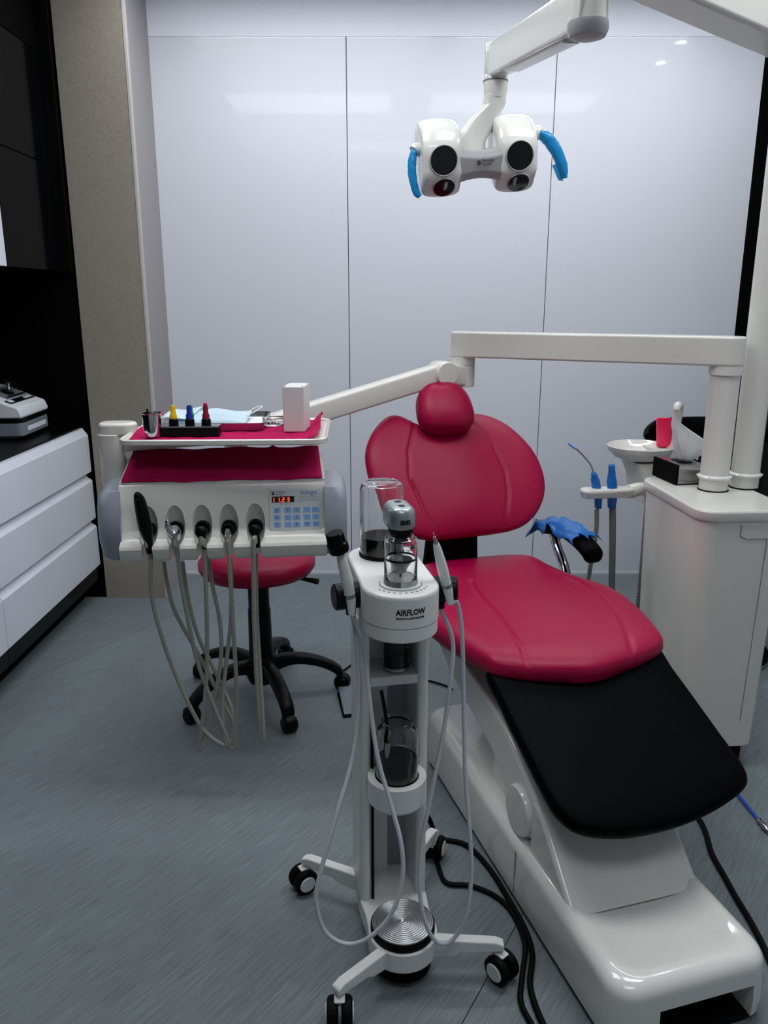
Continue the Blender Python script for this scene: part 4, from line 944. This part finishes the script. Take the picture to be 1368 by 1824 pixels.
hs = [[(x, y, z) for x, y in stadium(.029 - i, YF0, YF0 + .040)] for i, z in ((.002, 1.053), (.0, 1.057), (.0, 1.082), (.002, 1.090), (.008, 1.096), (.016, 1.0985))]
MB().loft(hs).obj('chamber_head', 'silver_paint', CA, smooth=60)
MB().prism(stadium(.014, YF0 + .046, YF0 + .050), .930, 1.056, XY).obj('chamber_post', 'silver_paint', CA, bevel=.004)
for yy in (-.004, .032): MB().lathe([(.001, 1.0995), (.007, 1.0995), (.0075, 1.0985), (.0075, 1.097)], (0, YF0 + yy, 0), n=20).obj('head_button', 'black_plastic', CA)
mapped(text_mb('EMS', .0125, .0006, bold=.0007), lambda a, b_, e: ((.0295 + e) * math.sin(a / .029 + .12), YF0 - (.0295 + e) * math.cos(a / .029 + .12), 1.069 + b_)).obj('lettering', 'print_black', CA, smooth=0)
mapped(text_mb('MAX', .007, .0004), lambda a, b_, e: ((.0347 + e) * math.sin(a / .0347 + .35), YF0 - (.0347 + e) * math.cos(a / .0347 + .35), 1.012 + b_)).obj('lettering', 'print_black', CA, smooth=0)
# water bottle at the back of the head
JX, JY = -.001, .072
MB().lathe([(.001, .932), (.050, .932), (.051, .936), (.051, .985), (.0505, 1.088), (.046, 1.100), (.036, 1.104), (.001, 1.104), (.001, 1.1015), (.035, 1.1015), (.044, 1.097), (.0475, 1.087), (.0475, .986), (.0475, .936), (.001, .936)], (JX, JY, 0), n=48).obj('bottle', 'glass', CA)
MB().lathe([(.0470, .9375), (.0470, .978), (.001, .978)], (JX, JY, 0), n=44).obj('bottle_base', 'dark_liquid', CA)
MB().lathe([(.0525, .9305), (.0535, .934), (.0525, .938)], (JX, JY, 0), n=44, cap=False).obj('bottle_seal', 'black_rubber', CA)
MB().lathe([(.0360, 1.1045), (.0375, 1.1055), (.0360, 1.106), (.034, 1.105)], (JX, JY, 0), n=40, cap=False).obj('bottle_rim', 'glass', CA)
# column: two side posts, back panels
for s in (-1, 1):
    MB().loft([[(s * .067 + x, -.005 + y, z) for x, y in rrect(.026, .13, .012, 5)] for z in (.085, .832)]).obj('side_post', 'cart_white', CA)
MB().box2((-.054, .030, .085), (.004, .042, .832)).obj('back_panel', 'cart_white', CA)
MB().box2((.004, .044, .085), (.054, .055, .832)).obj('back_panel', 'cap_grey', CA)
MB().box2((-.053, -.068, .10), (-.047, -.060, .62)).obj('cable_slot', 'black_rubber', CA)
MB().box2((-.054, -.068, .668), (.054, .045, .69)).obj('shelf', 'cart_white', CA, bevel=.002)
MB().lathe([(.001, .692), (.027, .692), (.029, .697), (.029, .829), (.001, .829)], (.012, -.030, 0), n=32).obj('powder_container', 'glass_smoke', CA)
MB().lathe([(.001, .698), (.025, .698), (.025, .735), (.001, .735)], (.012, -.030, 0), n=28).obj('powder_fill', 'dark_liquid', CA)
MB().lathe([(.0292, .693), (.031, .695), (.031, .699), (.0292, .701)], (.012, -.030, 0), n=32, cap=False).obj('container_ring', 'steel', CA)
MB().lathe([(.0292, .800), (.0305, .801), (.0305, .805), (.0292, .806)], (.012, -.030, 0), n=32, cap=False).obj('container_ring', 'black_rubber', CA)
# lower bottle in its ring holder
RY = -.100
b = MB(); orr, irr = .0665, .0495; n = 48
b.loft([[(r_ * math.cos(2 * PI * i / n), RY + r_ * math.sin(2 * PI * i / n), z) for i in range(n)] for r_, z in ((irr, .405), (orr, .405), (orr, .463), (irr, .463), (irr, .405))], False, False)
b.obj('bottle_holder', 'cart_white', CA, bevel=.002)
MB().box2((-.054, -.060, .405), (.054, .028, .463)).obj('holder_arm', 'cart_white', CA, bevel=.002)
MB().cyl((0, RY, .398), (0, RY, .406), .060, n=40).obj('holder_floor', 'cart_white', CA)
MB().lathe([(.001, .408), (.046, .408), (.0475, .412), (.0475, .560), (.044, .578), (.034, .590), (.034, .600), (.032, .600), (.032, .589), (.042, .576), (.0455, .560), (.0455, .413), (.001, .412)], (0, RY, 0), n=44).obj('lower_bottle', 'glass', CA)
MB().lathe([(.001, .4135), (.0450, .4135), (.0450, .508), (.001, .508)], (0, RY, 0), n=44).obj('bottle_fill', 'dark_liquid', CA)
MB().tube([(-.026, RY - .004, .512), (-.026, RY - .004, .56), (-.024, RY, .60), (-.030, RY + .03, .66)], .0042, 8).obj('dip_tube', 'black_rubber', CA)
MB().cyl((-.022, RY - .008, .515), (-.022, RY - .008, .552), .007, n=14).obj('dip_filter', 'steel', CA)
for z in (.525, .543):
    for a0 in (-.30, .42): MB().loft([[(.0479 * math.sin(a0 + t), RY - .0479 * math.cos(a0 + t), z + h) for t in [k * .03 for k in range(7)]] for h in (0, .002)], False, False, closed=False).obj('level_mark', 'print_black', CA)
# base plate, disc pedal and four legs
bpl = [(-.080, .060), (-.080, -.075), (-.076, -.115)] + [(.079 * math.cos(a), -.172 + .079 * math.sin(a)) for a in [PI * .93 + PI * 1.14 * k / 24 for k in range(25)]] + [(.076, -.115), (.080, -.075), (.080, .060)]
MB().prism(bpl, .058, .108, XY).obj('base_plate', 'cart_white', CA, bevel=.004)
MB().cyl((0, -.172, .020), (0, -.172, .058), .066, n=40).obj('underside', 'black_matte', CA)
MB().lathe([(.001, .106), (.0725, .106), (.0735, .110), (.0735, .124), (.072, .127), (.001, .127)], (0, -.172, 0), n=48).obj('pedal_ring', 'black_rubber', CA)
pr = [(.070, .127)]
for k in range(12):
    r1 = .070 - k * .0055; pr += [(r1, .1290), (r1 - .0012, .1304), (r1 - .0026, .1308), (r1 - .0040, .1302), (r1 - .0050, .1284)]
MB().lathe(pr + [(.001, .1275)], (0, -.172, 0), n=56).obj('ribbed_pedal', 'brushed', CA, smooth=50)
CAST = [((-.190, .130), (-.07, .03), 200), ((-.162, -.283), (-.045, -.215), 262), ((.209, -.236), (.055, -.205), 300), ((.161, .174), (.06, .05), 60)]
for (cx, cy), (sx, sy), ang in CAST:
    p0, p1 = Vector((sx, sy, 0)), Vector((cx, cy, 0)); d = (p1 - p0).normalized(); nn = Vector((-d.y, d.x, 0)); L = (p1 - p0).length + .012
    prf = [(0, .108), (0, .060), (L * .35, .064), (L * .42, .072), (L - .03, .074), (L, .076), (L, .092), (L - .02, .1)]
    MB().loft([[p0 + d * u + nn * s + Vector((0, 0, z)) for u, z in prf] for s in (-.0125, .0125)]).obj('leg', 'cart_white', CA, bevel=.004)
    a = R(ang); ax = Vector((math.cos(a + PI / 2), math.sin(a + PI / 2), 0)); fw = Vector((math.cos(a), math.sin(a), 0)); wc = p1 + fw * .012 + Vector((0, 0, .0335))
    MB().cyl(p1 + Vector((0, 0, .055)), p1 + Vector((0, 0, .078)), .008, n=14).obj('caster_stem', 'steel', CA)
    MB().loft([[wc - fw * .024 + ax * s * .009 + Vector((0, 0, .010)) for s in (-1, 1)] + [wc - fw * .004 + ax * s * .009 + Vector((0, 0, .010)) for s in (1, -1)], [wc - fw * .022 + ax * s * .012 + Vector((0, 0, .038)) for s in (-1, 1)] + [wc + fw * .012 + ax * s * .012 + Vector((0, 0, .036)) for s in (1, -1)]]).obj('caster_fork', 'cart_white', CA, bevel=.003)
    for s in (-1, 1):
        cc = wc + ax * s * .0155
        wh = MB().lathe([(.001, -.012), (.026, -.012), (.0320, -.008), (.0335, 0), (.0320, .008), (.026, .012), (.001, .012)], cc, ax, 36).obj('caster_wheel', 'black_rubber', CA)
        MB().lathe([(.001, .0145), (.019, .0145), (.0215, .012), (.0215, .008)], cc, ax * s, 32).obj('wheel_cap', 'cart_white', wh)
# handpiece holders at both sides of the head
for s in (-1, 1):
    y0 = -.075
    MB().cyl((s * .078, y0, .893), (s * .135, y0 - .008, .893), .0285, n=32).obj('handpiece_holder', 'black_plastic', CA, bevel=.005)
    MB().cyl((s * .098, y0 - .006, .865), (s * .098, y0 - .006, .852), .011, n=14).obj('hose_port', 'black_plastic', CA)
bpy.context.view_layer.update()
Mc = CA.matrix_world
def cart_handpiece(label, cap, port, path, pts_hp, radii):
    o = Mc @ Vector(pts_hp[0]); t = thing('cart_handpiece', label, 'handpiece', o, 0, 'handpieces on the cart')
    q = [Mc @ Vector(p) - o for p in pts_hp]
    MB().tube(q, radii, 18, res=6).obj('body', 'cart_white', t)
    a, b_ = q[1], q[2]; m = a + (b_ - a) * .12
    MB().cyl(m, m + (b_ - a).normalized() * .008, radii[1] * 1.08, n=20).obj('metal_ring', 'steel', t)
    e, e2 = q[-1], (q[-1] - q[-2]).normalized()
    if cap:
        MB().cyl(e - e2 * .004, e + e2 * .003, .0085, n=18).obj('neck_ring', 'steel', t)
        MB().lathe([(.008, 0), (.020, .006), (.0215, .012), (.0215, .026), (.019, .028), (.0185, .047), (.016, .049), (.001, .049)], e, e2, 32).obj('cap', 'black_gloss', t)
    else:
        MB().cyl(e - e2 * .002, e + e2 * .016, .0055, .0028, 16).obj('nozzle', 'steel', t)
        MB().cyl(e + e2 * .015, e + e2 * .026, .0016, .0011, 10).obj('needle', 'steel', t)
    hp = [Vector(p) - o for p in path]
    MB().tube([q[0] + (q[1] - q[0]) * .5, q[0]] + hp[:-1] + [Mc @ Vector((port, -.081, .853)) - o], .0048, 10, res=7).obj('hose', 'hose_white', t)
hl = [(627, 1085, 1.60), (636, 1160, 1.60), (638, 1260, 1.58), (628, 1350, 1.54), (600, 1450, 1.47), (572, 1550, 1.42), (563, 1605, 1.40), (580, 1660, 1.385), (620, 1682, 1.375), (662, 1667, 1.37), (700, 1622, 1.38), (717, 1560, 1.40), (714, 1500, 1.42), (694, 1425, 1.455), (672, 1345, 1.49), (658, 1240, 1.54), (648, 1150, 1.585), (643, 1105, 1.61)]
hr = [(815, 1075, 1.62), (823, 1130, 1.62), (826, 1250, 1.60), (829, 1380, 1.56), (838, 1500, 1.52), (839, 1570, 1.50), (830, 1630, 1.48), (808, 1672, 1.47), (782, 1680, 1.465), (760, 1650, 1.47), (748, 1590, 1.49), (750, 1510, 1.52), (767, 1420, 1.55), (787, 1320, 1.585), (803, 1210, 1.62), (806, 1140, 1.64), (797, 1092, 1.645)]
cart_handpiece('white cart handpiece with large black cap on the left holder', True, -.098, [at(*p) for p in hl], [(-.101, -.112, .862), (-.103, -.114, .898), (-.112, -.120, .946), (-.121, -.126, .986), (-.1255, -.128, 1.003)], [.007, .0105, .0125, .0105, .008])
cart_handpiece('white cart handpiece with fine metal nozzle on the right holder', False, .098, [at(*p) for p in hr], [(.113, -.112, .872), (.106, -.114, .905), (.092, -.118, .955), (.080, -.122, .998), (.076, -.124, 1.012)], [.007, .0105, .0115, .0085, .006])

# ------------------------------------------------------------------ floor things
fp = thing('foot_pedal', 'flat metal foot pedal plate on the floor behind the cart', 'foot pedal', (-.105, 2.77, 0), R(10))
MB().box2((-.065, -.095, .0), (.065, .095, .010)).obj('plate', 'black_rubber', fp, bevel=.003)
MB().loft([[(x, y, .0102 + .02 * (y + .09) / .18) for x, y in ((-.06, -.09), (.06, -.09), (.06, .09), (-.06, .09))], [(x, y, .0145 + .02 * (y + .09) / .18) for x, y in ((-.06, -.09), (.06, -.09), (.06, .09), (-.06, .09))]]).obj('tread', 'pedal_metal', fp, bevel=.0015)
def cable(label, pts, r, m='black_rubber', z=None):
    P_ = [Vector((*onz(px, py, zz)[:2], zz)) for px, py, zz in pts]
    o = thing('cable', label, 'cable', P_[0]); MB().tube([p - P_[0] for p in P_], r, 10, res=8).obj('jacket', m, o); return o
c1 = cable('black cable from the cart column across the floor, outer loop', [(748, 1432, .12), (765, 1460, .05), (782, 1492, .008), (830, 1505, .008), (870, 1545, .008), (905, 1600, .008), (935, 1655, .008), (948, 1700, .008), (945, 1760, .008), (970, 1830, .008), (1010, 1900, .008)], .0072)
c2 = cable('black cable behind the cart caster, inner loop', [(740, 1480, .03), (765, 1500, .008), (780, 1540, .008), (795, 1572, .008), (840, 1578, .008), (885, 1598, .008), (915, 1630, .008), (935, 1680, .018), (930, 1740, .012), (928, 1785, .008), (950, 1830, .008), (990, 1910, .008)], .0065)
c3 = cable('thin black cable curling on the floor behind the cart', [(750, 1240, .006), (757, 1222, .006), (752, 1210, .006), (745, 1216, .006), (752, 1234, .006), (745, 1250, .006)], .004)
c4 = cable('thin black cable running from the cart to the chair base back', [(610, 1195, .006), (640, 1180, .006), (690, 1196, .006), (750, 1209, .006), (790, 1220, .006), (806, 1228, .006)], .004)
c5 = cable('black cable on the floor right of the chair base', [(1150, 1395, .008), (1205, 1420, .008), (1240, 1452, .008), (1256, 1480, .008), (1268, 1520, .008), (1290, 1560, .008), (1312, 1600, .008), (1335, 1638, .008), (1362, 1690, .008), (1390, 1760, .008)], .0075)
bt = thing('blue_air_tube', 'blue air tube with metal connector on the floor by the leg rest end', 'tube', onz(1318, 1418, .02))
O_ = bt.location.copy(); Q = lambda px, py, z: onz(px, py, z) - O_
MB().tube([Q(1180, 1330, .008), Q(1250, 1362, .008), Q(1300, 1400, .010), Q(1320, 1422, .010), Q(1337, 1443, .010), Q(1350, 1459, .010)], .0045, 10).obj('tube', 'tube_blue', bt)
a, b_ = Q(1350, 1459, .011), Q(1375, 1488, .011); d = (b_ - a)
MB().lathe([(.005, 0), (.0085, .004), (.0085, .016), (.006, .018), (.006, .026), (.009, .028), (.009, .046), (.006, .05), (.005, .07)], a, d, 18).obj('connector', 'steel', bt)
MB().tube([b_, Q(1400, 1515, .01), Q(1450, 1560, .01)], .0045, 10).obj('tube_end', 'tube_blue', bt)
